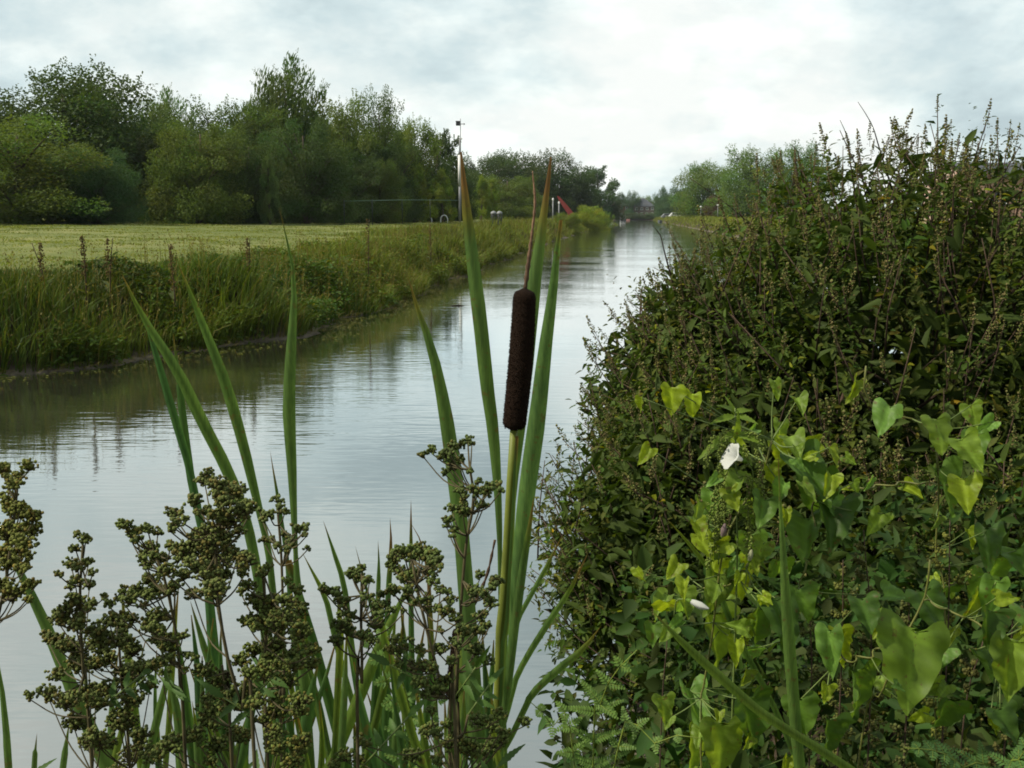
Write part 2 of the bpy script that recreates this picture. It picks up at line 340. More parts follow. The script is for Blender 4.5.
for q in range(4): cards(gb, tp_ + rng.normal(0, .02, (n, 3)) + [0, 0, .05 * q - .06], np.array([0, 0, 1.]) + .5 * rng.normal(0, 1, (n, 3)), rng.normal(0, 1, (n, 3)), .05, .016 + B_[:, 1] * .0003, np.array([1.9, 1.3, 1.2]) * (.6 + .6 * rng.random((n, 1))))
tag(gb.build('bank_grass', M['grass']), 'tangled green and straw grass along the far side of the canal', 'grass', kind='stuff')
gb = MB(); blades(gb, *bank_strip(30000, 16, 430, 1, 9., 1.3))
gb.t[0] = gb.t[0] * np.float32(1.15) + np.float32([.25, .15, 0]) 
tag(gb.build('bank_grass', M['grass']), 'yellowing tall grass on the bank beyond the bush', 'grass', kind='stuff')
gb = MB(); n = 150000; y = np.exp(rng.uniform(math.log(14), math.log(110), n)); d = 3.5 + 34 * rng.random(n); x = xl(y) - d
h = .03 + .055 * rng.random(n); a = rng.random(n) * 2 * PI
clump = vnoise(x, y, 1.9, 5) * vnoise(x, y, .5, 9); h *= .5 + .9 * clump
ht = (.85 + .3 * rng.random((n, 1))) * np.where((rng.random(n) < .45)[:, None], [1.22, 1.15, 1.0], [.95, 1.08, .85])
blades(gb, np.stack([x, y, gz(x, y) - .01], 1), h, .012 + y * .0006, np.stack([np.cos(a), np.sin(a), 0 * a], 1) * (h * .9)[:, None], ht)
tag(gb.build('meadow_grass', M['hay']), 'short mown grass with pale cut hay across the meadow', 'grass', kind='stuff')
gb = MB(); n = 9000; x = rng.uniform(-4, 5, n); y = rng.uniform(-2.5, 5.5, n); k_ = (x - xr(y) > .1) & ((np.abs(x) + np.abs(y)) > .45); x, y = x[k_], y[k_]; n = len(x)
h = .15 + .3 * rng.random(n); a = rng.random(n) * 2 * PI
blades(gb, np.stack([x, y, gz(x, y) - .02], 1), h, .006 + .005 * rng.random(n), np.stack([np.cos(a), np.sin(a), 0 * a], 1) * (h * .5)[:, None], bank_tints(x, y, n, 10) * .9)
tag(gb.build('verge_grass', M['grass']), 'low green grass covering the near bank under the tall plants', 'grass', kind='stuff')

gb = MB(); n = 2600; y = np.exp(rng.uniform(math.log(11), math.log(90), n)); x = xl(y) + np.abs(rng.normal(0, .35, n)) - .05; a = rng.random(n) * 2 * PI
cards(gb, np.stack([x, y, .006 + .004 * rng.random(n)], 1), np.stack([np.cos(a), np.sin(a), 0 * a], 1), np.tile([0, 0, 1.], (n, 1)), .03 + .09 * rng.random(n) ** 3, .02 + .02 * rng.random(n), np.array([2.2, 1.9, 2.]) * (.4 + .9 * rng.random((n, 1))))
n = 900; y = np.exp(rng.uniform(math.log(11), math.log(60), n)); x = xl(y) + rng.normal(.0, .15, n); a = rng.normal(0, .5, n)
blades(gb, np.stack([x, y, .02 + .1 * rng.random(n)], 1), .05 + .05 * rng.random(n), .012, np.stack([np.cos(a) * .3, np.sin(a) * .6 + .2 * rng.normal(0, 1, n), 0 * a], 1), np.array([2.2, 1.5, 1.6]) * (.4 + .7 * rng.random((n, 1))))
tag(gb.build('leaf_litter', M['grass']), 'pale leaf bits and fallen straw floating along the far waterline', 'litter', kind='stuff')
fx, fy = onwater(457, 306); fb = thing('floating_branch', (fx, fy, 0), 'dark waterlogged stick floating off the far bank', 'stick'); m = MB()
tube(m, smooth_path([(-.17, .02, 0), (-.04, 0, .012), (.08, .03, .012), (.18, .0, .0)], 10), np.array([.006, .01, .012, .014, .014, .014, .013, .012, .01, .006]), 7, (.5, .5, .5)); tube(m, smooth_path([(.03, .01, .01), (.06, .03, .05), (.1, .02, .06)], 6), np.linspace(.012, .004, 6), 5, (.5, .5, .5)); m.build('branch', M['bark'], fb)

# ------------------------------------------------------------------ trees
def tree_proto(kind, seed, nl, leaf=.024):
    """unit tree, one high: trunk with limbs, crown of many leaf faces on boughs"""
    r = np.random.default_rng(seed); tk, cr = MB(), MB()
    lean = r.normal(0, .03, 2)
    tp = smooth_path([(0, 0, -.02), (lean[0] * .4, lean[1] * .4, .3), (lean[0], lean[1], .62), (lean[0] * 1.3, lean[1], .85)], 10)
    tube(tk, tp, np.linspace(.028, .006, 10), 7)
    if kind == 'column': shape = lambda z: .36 * np.interp(z, [.03, .2, .55, .85, 1], [.5, 1, .8, .35, .02]); nb = 46
    elif kind == 'bushy': shape = lambda z: .5 * np.interp(z, [.0, .15, .45, .75, .92, 1], [.85, 1, .97, .7, .38, .05]); nb = 60
    elif kind == 'willow': shape = lambda z: .42 * np.interp(z, [.05, .3, .6, .85, 1], [.55, .95, 1, .62, .12]); nb = 60
    elif kind == 'airy': shape = lambda z: .42 * np.interp(z, [.12, .35, .6, .85, 1], [.4, .8, 1, .75, .15]); nb = 40
    else: shape = lambda z: .46 * np.interp(z, [.0, .2, .5, .8, .94, 1], [.8, .95, 1, .75, .42, .08]); nb = 64
    bc, br = [], []
    lob = r.random((8, 5)) * .55 + .68; pk = [(r.random() * 2 * PI, r.uniform(.35, .95) if kind == 'willow' else r.uniform(.3, 1.1), r.uniform(.93, 1.) if kind == 'willow' else r.uniform(.88, 1.)) for _ in range(7)]
    for i in range(nb):
        z = .06 + .9 * ((i + r.random()) / nb) ** .9; an = r.random() * 2 * PI
        rad = shape(z) * lob[int(an / (2 * PI) * 8) % 8, min(4, int(z * 5))] * (.45 + .5 * r.random() ** .5)
        if z > .72 and kind != 'column':
            a_, f_, t_ = pk[i % 7]; an = a_ + r.normal(0, .25); rad = shape(.72) * f_ * (.6 + .6 * r.random()); z = .72 + (z - .72) * (t_ - .72) / .24
        b = np.array([lean[0] * z + rad * math.cos(an), lean[1] * z + rad * math.sin(an), z]); R = (.075 + .085 * r.random()) * (.75 if z > .8 else 1) * (.8 if kind in ('airy', 'column') else 1)
        bc.append(b); br.append(R)
        if i % 3 == 0:
            j = max(0, min(8, int(z * 9) - 2)); p0 = tp[j]
            tube(tk, smooth_path([p0, (p0 + b) / 2 + [0, 0, .03], b], 5), np.linspace(.009, .002, 5), 5)
    if kind in ('bushy', 'round', 'willow'):
        for i in range(26):
            an = i * 2.4; z = .03 + .2 * r.random(); rad = shape(z) * (.25 + .7 * r.random()); bc.append(np.array([rad * math.cos(an), rad * math.sin(an), z])); br.append(.09 + .06 * r.random())
        for i in range(24):
            an = i * 2.4; z = .14 + .58 * i / 24; rad = shape(z) * .55 * r.random() ** .5; bc.append(np.array([rad * math.cos(an), rad * math.sin(an), z])); br.append(.12 + .04 * r.random())
    bc, br = np.array(bc), np.array(br); nb = len(bc); pick = r.choice(nb, nl, p=br ** 2 / np.sum(br ** 2))
    dirs = nrm(r.normal(0, 1, (nl, 3))); rr = br[pick] * (.35 + .7 * r.random(nl) ** .6)
    C = bc[pick] + dirs * rr[:, None] * [1, 1, .85]
    C[:, 2] = np.maximum(C[:, 2], .012 + .02 * r.random(nl))
    btint = np.stack([.85 + .35 * r.random(nb), .88 + .28 * r.random(nb), .8 + .3 * r.random(nb)], 1)
    tint = btint[pick] * (.8 + .4 * r.random((nl, 1)))
    D = nrm(r.normal(0, 1, (nl, 3)) + dirs * .5 - np.array([0, 0, .3])); Nn = nrm(dirs + .7 * r.normal(0, 1, (nl, 3)) + [0, 0, .5])
    s = leaf * (.6 + .8 * r.random(nl)); asp = .62
    if kind in ('willow',):
        D = nrm(np.array([.35, .1, .9]) + dirs * .5 + .35 * r.normal(0, 1, (nl, 3))); s *= 1.6; asp = .3
    cards(cr, C, D, Nn, s, s * asp, tint)
    # sprays that break the outline
    ns = 420; kk = r.integers(0, nb, ns); o_ = nrm(r.normal(0, 1, (ns, 3)) + nrm(bc[kk] * [1, 1, .3]) * .9 + [0, 0, .4]); st = bc[kk] + o_ * br[kk][:, None] * .85
    dr = nrm(o_ + [0, 0, .5] + .3 * r.normal(0, 1, (ns, 3)))
    for q in range(14):
        t = (q + 1) / 14; pos = st + dr * t * (.03 + .03 * (st[:, 2:] > .7)) + r.normal(0, .007, (ns, 3))
        cards(cr, pos, nrm(dr + .7 * r.normal(0, 1, (ns, 3))), r.normal(0, 1, (ns, 3)), leaf * .8, leaf * .8 * asp, .85 + .4 * r.random((ns, 1)) * np.ones(3))
    return tk.mesh('trunk', M['bark']), cr.mesh('crown', M['tree'], smooth=False)
PROTO = dict(round=[tree_proto('round', 1, 42000, .019), tree_proto('round', 2, 42000, .019), tree_proto('round', 8, 40000, .019)], bushy=[tree_proto('bushy', 3, 48000, .017), tree_proto('bushy', 4, 48000, .017)],
             willow=[tree_proto('willow', 5, 26000)], column=[tree_proto('column', 6, 11000, .03)], airy=[tree_proto('airy', 7, 9000, .028)])
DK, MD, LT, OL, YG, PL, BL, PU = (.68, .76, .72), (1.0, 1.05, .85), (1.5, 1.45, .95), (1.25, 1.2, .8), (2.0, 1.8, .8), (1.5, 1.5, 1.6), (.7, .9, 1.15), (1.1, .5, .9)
cnt = [0]
def tree(kind, px, top, Y, wpx, color, label, group, name='tree', cat='tree'):
    i = cnt[0]; cnt[0] += 1
    pt = P(px, top, Y); z0 = float(gz(pt[0], Y)) - (.9 if cat == 'shrub' else 0); hh = pt[2] - z0; ww = wpx * Y / F
    ob = thing(name, (pt[0], Y, z0), label, cat, group)
    tm, cm = PROTO[kind][i % len(PROTO[kind])]
    wx = ww / {'column': .72, 'bushy': 1.0, 'willow': .86, 'airy': .86, 'round': .8}[kind]
    ob.scale = (wx, wx, hh); ob.rotation_euler = (0, 0, 0 if kind == 'willow' else i * 2.399)
    for nm, me in (('trunk', tm), ('crown', cm)):
        o = bpy.data.objects.new(nm, me); COL.objects.link(o); o.parent = ob; o.color = (*color, 1)
    return ob
TL = 'trees along the far side of the meadow'
for a in [
    ('round', -48, 88, 66, 150, DK, 'dark tree cut off by the left edge of the photo'),
    ('bushy', 12, 116, 58, 200, OL, 'broad olive bush tree bulging forward at the left end of the meadow'),
    ('round', 66, 62, 68, 165, DK, 'tallest dark tree at left, with a ragged leafy top'),
    ('bushy', 94, 150, 59, 88, BL, 'low rounded bush tree tucked in front of the ragged dark tree'),
    ('round', 138, 122, 72, 110, DK, 'dark tree sloping down beside the ragged tallest tree'),
    ('willow', 165, 96, 94, 66, PL, 'pale feathery willow top showing behind the dark trees at left'),
    ('bushy', 190, 117, 66, 110, OL, 'wide olive tree rounding out over the meadow below the pale willow top'),
    ('round', 228, 104, 80, 95, MD, 'mid green tree with spiky top left of the tall willow'),
    ('willow', 288, 66, 84, 84, MD, 'tall feathery willow rising highest above the middle of the treeline'),
    ('bushy', 246, 132, 70, 80, DK, 'dark bush tree at the foot of the treeline, below the spiky topped tree'),
    ('round', 262, 112, 82, 75, LT, 'light green tree crowding the left foot of the tall willow'),
    ('bushy', 303, 120, 75, 92, DK, 'dark bush tree standing in front of the tall willow'),
    ('column', 268, 156, 68, 22, PL, 'slim pale sapling standing against dark trees beneath the tall willow'),
    ('round', 345, 99, 92, 62, LT, 'light green rounded tree just right of the tall willow'),
    ('bushy', 343, 148, 82, 78, DK, 'dark bush tree low under the light rounded tree'),
    ('round', 377, 96, 96, 56, MD, 'tree with two-pointed top in the right half of the treeline'),
    ('bushy', 376, 158, 86, 54, OL, 'small olive bush tree at the meadow edge under the two-pointed tree'),
    ('round', 410, 119, 104, 54, LT, 'light tree left of the tall mast'),
    ('bushy', 396, 142, 93, 58, DK, 'dark bush tree between the olive bush and the yellow-green cone tree'),
    ('column', 414, 162, 95, 36, YG, 'yellow-green cone shaped tree in front of the dark trees'),
    ('airy', 437, 132, 114, 46, DK, 'dark open-crowned tree last before the mast'),
    ('bushy', 432, 160, 106, 48, DK, 'dark bush tree under the open-crowned tree'),
    ('column', 443, 171, 103, 27, YG, 'small yellowish cone tree close to the mast'),
    ('round', 458, 165, 118, 40, DK, 'dark rounded tree directly behind the mast'),
    ('round', 112, 104, 88, 120, DK, 'dark tree in the second row behind the ragged dark tree'),
    ('round', 205, 126, 90, 120, DK, 'dark tree in the second row behind the wide olive tree'),
    ('round', 318, 112, 98, 80, MD, 'green tree in the second row right behind the tall willow'),
    ('round', 398, 128, 118, 60, MD, 'green tree in the second row behind the light tree by the mast')]:
    tree(*a, TL)
GR = 'dark grove further along the canal'
for a in [
    ('round', 484, 156, 205, 66, DK, 'dark dome tree at the left end of the far grove'),
    ('round', 520, 151, 214, 76, DK, 'tallest dark dome tree in the middle of the far grove'),
    ('round', 554, 154, 216, 66, DK, 'dark dome tree right of the middle of the far grove'),
    ('bushy', 576, 172, 218, 46, DK, 'dark tree sloping down at the right end of the far grove'),
    ('bushy', 500, 174, 150, 78, OL, 'olive bush tree in front of the far grove'),
    ('bushy', 528, 192, 165, 40, OL, 'low olive bush tree sloping towards the canal in front of the grove'),
    ('column', 481, 177, 132, 20, YG, 'yellowish small tree right beside the brown-tipped reed leaf'),
    ('column', 493, 181, 134, 16, YG, 'smaller yellowish tree next to the grey bins'),
    ('airy', 597, 167, 262, 44, BL, 'open-crowned tree with sky showing through, right of the dark grove'),
    ('bushy', 602, 196, 268, 44, DK, 'dark low tree under the open-crowned tree')]:
    tree(*a, GR)
FR = 'trees round the far end of the canal'
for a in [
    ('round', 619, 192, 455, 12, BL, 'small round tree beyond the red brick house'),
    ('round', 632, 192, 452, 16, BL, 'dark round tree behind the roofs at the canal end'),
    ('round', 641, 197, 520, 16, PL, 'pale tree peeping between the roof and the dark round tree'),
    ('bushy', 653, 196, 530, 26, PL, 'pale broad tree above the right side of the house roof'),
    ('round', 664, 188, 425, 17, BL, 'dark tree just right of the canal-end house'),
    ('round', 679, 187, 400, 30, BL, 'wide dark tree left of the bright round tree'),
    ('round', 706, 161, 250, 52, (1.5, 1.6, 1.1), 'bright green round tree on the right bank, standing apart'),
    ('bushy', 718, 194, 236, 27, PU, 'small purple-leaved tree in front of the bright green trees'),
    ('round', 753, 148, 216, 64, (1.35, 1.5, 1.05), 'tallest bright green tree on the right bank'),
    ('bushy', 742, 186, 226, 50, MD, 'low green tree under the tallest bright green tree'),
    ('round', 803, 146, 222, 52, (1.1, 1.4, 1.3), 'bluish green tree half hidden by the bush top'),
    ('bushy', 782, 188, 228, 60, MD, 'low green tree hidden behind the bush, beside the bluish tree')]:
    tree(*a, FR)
for a in [('bushy', 672, 200, 395, 34, BL, 'low dark bush behind the distant parked cars'), ('bushy', 692, 198, 330, 34, DK, 'low dark bush between the wide dark tree and the bright round tree'), ('bushy', 640, 203, 620, 60, BL, 'wide dark bush filling the gap behind the canal-end houses'), ('bushy', 618, 211.5, 442, 14, DK, 'small dark bush on the end bank behind the cabin boat'), ('bushy', 634, 212.5, 443, 22, DK, 'low dark bush along the end bank in front of the houses'), ('bushy', 651, 212, 442, 20, DK, 'low dark bush at the right corner of the end bank'), ('bushy', 728, 200, 280, 44, MD, 'low green bush behind the purple-leaved tree')]:
    tree(*a, FR)
for a in [('bushy', 588, 206, 150, 48, (2.4, 2.0, .8), 'yellow-topped shrub overhanging the water where the canal narrows'),
          ('bushy', 563, 212, 120, 36, (1.7, 1.5, .8), 'green shrub left of the yellow-topped shrub'),
          ('bushy', 606, 212, 185, 16, (1.5, 1.6, .9), 'farthest small shrub right of the yellow-topped shrub')]:
    tree(*a, 'shrubs on the canal edge', name='bank_shrub', cat='shrub')

fw = MB(); r = np.random.default_rng(31); n = 60000; an = r.uniform(-1.25, 1.25, n); D_ = 820 + 130 * r.random(n); x, y = D_ * np.sin(an), D_ * np.cos(an)
top_ = 7 + 3.5 * np.sin(an * 23) * np.sin(an * 57 + 1) + 2 * np.sin(an * 131)
cards(fw, np.stack([x, y, 1 + top_ * r.random(n) ** .7], 1), r.normal(0, 1, (n, 3)), r.normal(0, 1, (n, 3)), 2.2, 1.6, np.array([.55, .7, .6]) * (.8 + .4 * r.random((n, 1))))
tag(fw.build('distant_wood', M['tree'], smooth=False), 'dark far-off wood along the horizon beyond the canal end', 'wood', kind='stuff')

# ------------------------------------------------------------------ far buildings, boat, mast and small things
def house(name, px0, px1, ridge, eave, Y, depth, wall, label, wins, gable=False, hip=False, chimney=None, cols=3, rows=2):
    a, b = P(px0, eave, Y), P(px1, eave, Y); zr_ = P((px0 + px1) / 2, ridge, Y)[2]; cx = (a[0] + b[0]) / 2; W = b[0] - a[0]; ze = a[2]
    z0 = float(gz(cx, Y)) - .1; o = thing(name, (cx, Y, z0), label, 'house'); he, hr = ze - z0, zr_ - z0
    m = MB(); x = W / 2
    if gable:
        V = [(-x, 0, 0), (x, 0, 0), (x, 0, he), (0, 0, hr), (-x, 0, he), (-x, depth, 0), (x, depth, 0), (x, depth, he), (0, depth, hr), (-x, depth, he)]
        m.add(V, [np.array([(0, 1, 2, 3, 4), (9, 8, 7, 6, 5)]), np.array([(1, 6, 7, 2), (5, 0, 4, 9)])])
        rf = MB(); e = .35
        for s in (-1, 1):
            dz = (hr - he) / x * e
            q = np.array([(0, -e, hr + .05), (s * (x + e), -e, he - dz + .05), (s * (x + e), depth + e, he - dz + .05), (0, depth + e, hr + .05)]); q2 = q + [0, 0, .16]
            rf.add(np.vstack([q, q2]), [np.array([(0, 1, 2, 3), (7, 6, 5, 4), (0, 4, 5, 1), (1, 5, 6, 2), (2, 6, 7, 3), (3, 7, 4, 0)])])
    else:
        V = [(-x, 0, 0), (x, 0, 0), (x, 0, he), (-x, 0, he), (-x, depth, 0), (x, depth, 0), (x, depth, he), (-x, depth, he), (-x, depth / 2, hr), (x, depth / 2, hr)]
        m.add(V, [np.array([(0, 1, 2, 3), (5, 4, 7, 6)]), np.array([(1, 5, 6, 9, 2), (4, 0, 3, 8, 7)])])
        rf = MB(); e = .35; dz = (hr - he) / (depth / 2) * e
        if hip:
            V = [(-x, 0, 0), (x, 0, 0), (x, 0, he), (-x, 0, he), (-x, depth, 0), (x, depth, 0), (x, depth, he), (-x, depth, he)]
            m = MB().add(V, [np.array([(0, 1, 2, 3), (5, 4, 7, 6), (1, 5, 6, 2), (4, 0, 3, 7)])]); zb = he + .02; hx = x * .12
            rf.add([(-x - e, -e, zb), (x + e, -e, zb), (x + e, depth + e, zb), (-x - e, depth + e, zb), (-hx, depth / 2, hr), (hx, depth / 2, hr)], [np.array([(0, 1, 5, 4), (2, 3, 4, 5), (3, 2, 1, 0)]), np.array([(1, 2, 5), (3, 0, 4)])])
        for y0, y1 in (() if hip else ((-e, depth / 2), (depth + e, depth / 2))):
            q = np.array([(-x - .2, y0, he - dz + .05), (x + .2, y0, he - dz + .05), (x + .2, y1, hr + .05), (-x - .2, y1, hr + .05)]); q2 = q + [0, 0, .16]
            rf.add(np.vstack([q, q2]), [np.array([(0, 1, 2, 3), (7, 6, 5, 4), (0, 4, 5, 1), (1, 5, 6, 2), (2, 6, 7, 3), (3, 7, 4, 0)])])
    m.build('wall', wall, o, False); ro = rf.build('roof', M['slate'], o, False)
    if chimney is not None:
        c = MB(); box(c, (chimney * x, depth / 2, hr + .5), (.8, .6, 1.4)); box(c, (chimney * x, depth / 2, hr + 1.27), (.95, .75, .15))
        for k in (-.18, .18): lathe(c, (chimney * x + k, depth / 2, hr + 1.3), (chimney * x + k, depth / 2, hr + 1.7), [(0, .11), (1, .09)], 8)
        c.build('chimney', wall, ro, False)
    for i in range(cols):
        for j in range(rows):
            wx = -x + W * (i + .5) / cols; wz = he * (j + .55) / rows; ww, wh = W / cols * .42, he / rows * .45
            f = MB(); t = .09
            for c_, s_ in (((wx, -.03, wz + wh / 2), (ww + t, .12, t)), ((wx, -.05, wz - wh / 2), (ww + .25, .2, t)), ((wx - ww / 2, -.03, wz), (t, .12, wh - t)), ((wx + ww / 2, -.03, wz), (t, .12, wh - t)), ((wx, -.03, wz), (.05, .1, wh - t))): box(f, c_, s_)
            fo = f.build('window', M['white'], o, False); pn = MB(); box(pn, (wx, -.005, wz), (ww - .08, .03, wh - .08)); pn.build('pane', M['glass'], fo, False)
    return o
house('brick_house', 614.5, 629, 200.5, 205.5, 452, 9, M['brick'], 'red brick house with slate roof behind the boat at the canal end', 4, chimney=-.6, cols=3, rows=2)
house('gabled_house', 634, 655, 198, 206.5, 450, 12, M['render'], 'dull gabled house facing down the canal with dark hipped roof', 4, hip=True, cols=4, rows=2)
house('link_building', 628.5, 634.4, 202.5, 206.5, 456, 8, M['render'], 'narrow dull house squeezed between the brick house and the gabled house', 2, cols=2, rows=2)
house('pink_brick_house', 978, 1150, 163, 177, 62, 8, M['pinkbrick'], 'pink brick house with dark roof behind the bush at right', 4, chimney=.7, cols=4, rows=1)

pb = P(622.5, 219.5, 405); bo = thing('canal_boat', (pb[0], 405, 0), 'small white cabin boat moored at the far end of the canal', 'boat')
m = MB(); st = np.linspace(-1, 1, 9); sec = []
for s in st:
    wd = 1.1 * (1 - max(0, s) ** 3 * .85); sec.append([(s * 3, -wd, .75 + .15 * max(0, s)), (s * 3, -wd * .8, -.1), (s * 3, wd * .8, -.1), (s * 3, wd, .75 + .15 * max(0, s))])
sec = np.array(sec).reshape(-1, 3)[:, [1, 0, 2]]; q = [(i * 4 + j, i * 4 + (j + 1) % 4, i * 4 + 4 + (j + 1) % 4, i * 4 + 4 + j) for i in range(8) for j in range(4)]
m.add(sec, [np.array(q), np.array([(3, 2, 1, 0), (32, 33, 34, 35)])]); m.build('hull', M['dark'], bo, False)
m = MB(); box(m, (0, -.5, 1.25), (1.7, 3, 1.0)); box(m, (0, -.5, 1.79), (1.9, 3.3, .08)); cb = m.build('cabin', M['white'], bo, False)
for k in (-.45, .45): m = MB(); box(m, (k, -2.01, 1.35), (.55, .04, .4)); m.build('window', M['glass'], cb, False)
m = MB(); tube(m, [(0, .9, 1), (0, .9, 3)], .04, 6); m.build('mast', M['grey'], bo)
pr = P(628, 218.6, 400); ro = thing('rowing_boat', (pr[0], 400, 0), 'low pinkish dinghy floating right of the white cabin boat', 'boat')
m = MB(); m.add(sec * [.55, .45, .7] , [np.array(q), np.array([(3, 2, 1, 0), (32, 33, 34, 35)])]); m.build('hull', plain('faded_pink_paint', (.45, .22, .2), .6), ro, False)
m = MB(); box(m, (0, 0, .58), (1., .25, .06)); m.build('seat', M['bark'], ro, False)
m = MB(); pd = P(660, 221.4, 330); dn = thing('moored_punt', (pd[0] + .3, 330, 0), 'dark flat punt lying against the right bank near the canal end', 'boat')
m.add(sec * [.8, 1., .6], [np.array(q), np.array([(3, 2, 1, 0), (32, 33, 34, 35)])]); m.build('hull', M['dark'], dn, False)
m = MB(); [box(m, (0, k, .47), (1.5, .3, .06)) for k in (-1.4, .8)]; m.build('seat', M['bark'], dn, False)

mp = P(460, 216, 100); mz = float(gz(mp[0], 100)); ms = thing('mast', (mp[0], 100, mz), 'tall thin mast with white lower tube and small dark box on top', 'mast')
zt = lambda py: P(460, py, 100)[2] - mz
m = MB(); tube(m, [(0, 0, 0), (0, 0, zt(184))], .11, 10); m.build('pole', M['grey'], ms)
m = MB(); tube(m, [(0, 0, zt(186)), (0, 0, zt(155))], .15, 10); m.build('tube', M['white'], ms)
m = MB(); tube(m, [(.04, 0, zt(156)), (.04, 0, zt(138))], .085, 8); m.build('upper_pole', M['grey'], ms)
m = MB(); tube(m, [(.1, 0, zt(140)), (.1, 0, zt(118.5))], .03, 6); m.build('rod', M['grey'], ms)
m = MB(); box(m, (-.12, 0, zt(123.5)), (.36, .3, .36)); box(m, (-.12, 0, zt(121.3)), (.42, .36, .04)); m.build('box', M['dark'], ms, False)
m = MB(); tube(m, [(.1, 0, zt(124)), (.5, 0, zt(124))], .03, 6); tube(m, [(.38, 0, zt(123)), (.5, 0, zt(124)), (.38, 0, zt(125))], .025, 5); m.build('arm', M['grey'], ms)
m = MB(); tube(m, [(0, 0, zt(145)), (-1.1, 0, zt(132))], .012, 5); m.build('stay_wire', M['grey'], ms)
m = MB(); lathe(m, (.17, 0, zt(139.6)), (.17, 0, zt(137.6)), [(0, .05), (.3, .09), (.7, .09), (1, .04)], 10); m.build('lamp', M['white'], ms)
wr_ = thing('wire_fence', (0, 0, 0), 'pale green wire strung along the meadow edge left of the mast', 'fence')
ps = [P(344, 201, 74), P(372, 200.6, 77), P(402, 200, 84), P(430, 200, 91), P(459, 200.4, 99.9)]
m = MB(); tube(m, smooth_path(ps, 20), .018, 6); m.build('wire', M['green'], wr_)
for p in ps[:-1]: m = MB(); z = float(gz(p[0], p[1])); tube(m, [(p[0], p[1], z - .1), (p[0], p[1], p[2] + .08)], .028, 6); m.build('post', M['dark'], wr_)
for px, lb in ((428, 'pale metal hoop lying tilted on the meadow edge, left of the other hoop'), (444, 'pale metal hoop standing upright on the meadow edge near the mast')):
    p = P(px, 214, 96); z = float(gz(p[0], 96)); o = thing('metal_hoop', (p[0], 96, z), lb, 'hoop'); m = MB(); t = np.linspace(0, PI, 12)
    sh = .5 if px == 428 else 0
    m2 = smooth_path([(-.3, 0, -.05), (-.28 - sh * .4, 0, .4), (-.1 - sh * .6, 0, .62), (.15 - sh * .4, 0, .6), (.3, 0, .35), (.3, 0, -.05)], 16); tube(m, m2, .045, 7); m.build('hoop', M['white'], o)
    m = MB(); box(m, (0, 0, -.01), (.8, .2, .06)); m.build('base', M['grey'], o, False)
for px, lb in ((493.5, 'grey litter bin at the meadow edge, left of its twin'), (499.5, 'grey litter bin at the meadow edge, right of its twin')):
    p = P(px, 220, 74); z = float(gz(p[0], 74)); o = thing('litter_bin', (p[0], 74, z), lb, 'bin', 'litter bins on the meadow edge'); s = (P(px, 211, 74)[2] - z)
    m = MB(); lathe(m, (0, 0, 0), (0, 0, s * .82), [(0, .15), (.03, .17), (.9, .18), (1, .18)], 16); m.build('bin_body', M['dark'], o)
    m = MB(); lathe(m, (0, 0, s * .82), (0, 0, s), [(0, .2), (.4, .2), (.8, .14), (1, .05)], 16); m.build('lid', M['grey'], o)
    m = MB(); box(m, (.0, -.175, s * .62), (.2, .03, .1)); m.build('slot', M['dark'], o, False)
p = P(562, 214, 125); z = float(gz(p[0], 125)); o = thing('leaning_board', (p[0], 125, z), 'red tapered board leaning right beside white posts on the far bank', 'board')
a, b = P(557.5, 196, 125) - [p[0], 125, z], P(571, 214, 125) - [p[0], 125, z]; d = nrm(b - a); sd = np.array([d[2], 0, -d[0]])
b = b + d * min(b[2] / max(-d[2], .2), .35)
m = MB(); prof = [(0, .06), (.12, .15), (.5, .25), (.85, .29), (1, .26)]
V = []
for t, wv in prof:
    c = a + (b - a) * t
    V += [c + sd * wv - [0, .03, 0], c - sd * wv - [0, .03, 0], c - sd * wv + [0, .03, 0], c + sd * wv + [0, .03, 0]]
m.add(V, [np.array([(i * 4 + j, i * 4 + (j + 1) % 4, i * 4 + 4 + (j + 1) % 4, i * 4 + 4 + j) for i in range(4) for j in range(4)] + [(3, 2, 1, 0), (16, 17, 18, 19)])]); m.build('board', M['red'], o, False)
for px, top, lb in ((553, 198, 'white-topped post left of the leaning red board'), (559, 201.5, 'short white-topped post touching the leaning red board')):
    q = P(px, top, 124); z = float(gz(q[0], 124)); o = thing('marker_post', (q[0], 124, z), lb, 'post', 'posts by the red board'); hh = q[2] - z
    m = MB(); tube(m, [(0, 0, -.1), (0, 0, hh - .3)], .07, 8); m.build('post', M['grey'], o)
    m = MB(); lathe(m, (0, 0, hh - .3), (0, 0, hh), [(0, .08), (.2, .1), (.8, .1), (1, .05)], 10); m.build('cap', M['white'], o)
for px, top, Y, lb in ((701, 206, 225, 'pale post left of the purple tree'), (718, 204.5, 225, 'pale lamp post in front of the purple tree, left of the pair'), (724, 204.5, 225, 'pale lamp post in front of the purple tree, right of the pair')):
    q = P(px, top, Y); z = float(gz(q[0], Y)); o = thing('lamp_post', (q[0], Y, z), lb, 'lamp post', 'posts by the purple tree'); hh = q[2] - z
    m = MB(); tube(m, [(0, 0, -.1), (0, 0, hh - .3)], [.09, .06], 8); m.build('pole', M['grey'], o)
    m = MB(); lathe(m, (0, 0, hh - .32), (0, 0, hh), [(0, .08), (.3, .22), (.8, .24), (1, .08)], 10); m.build('lantern', M['white'], o)
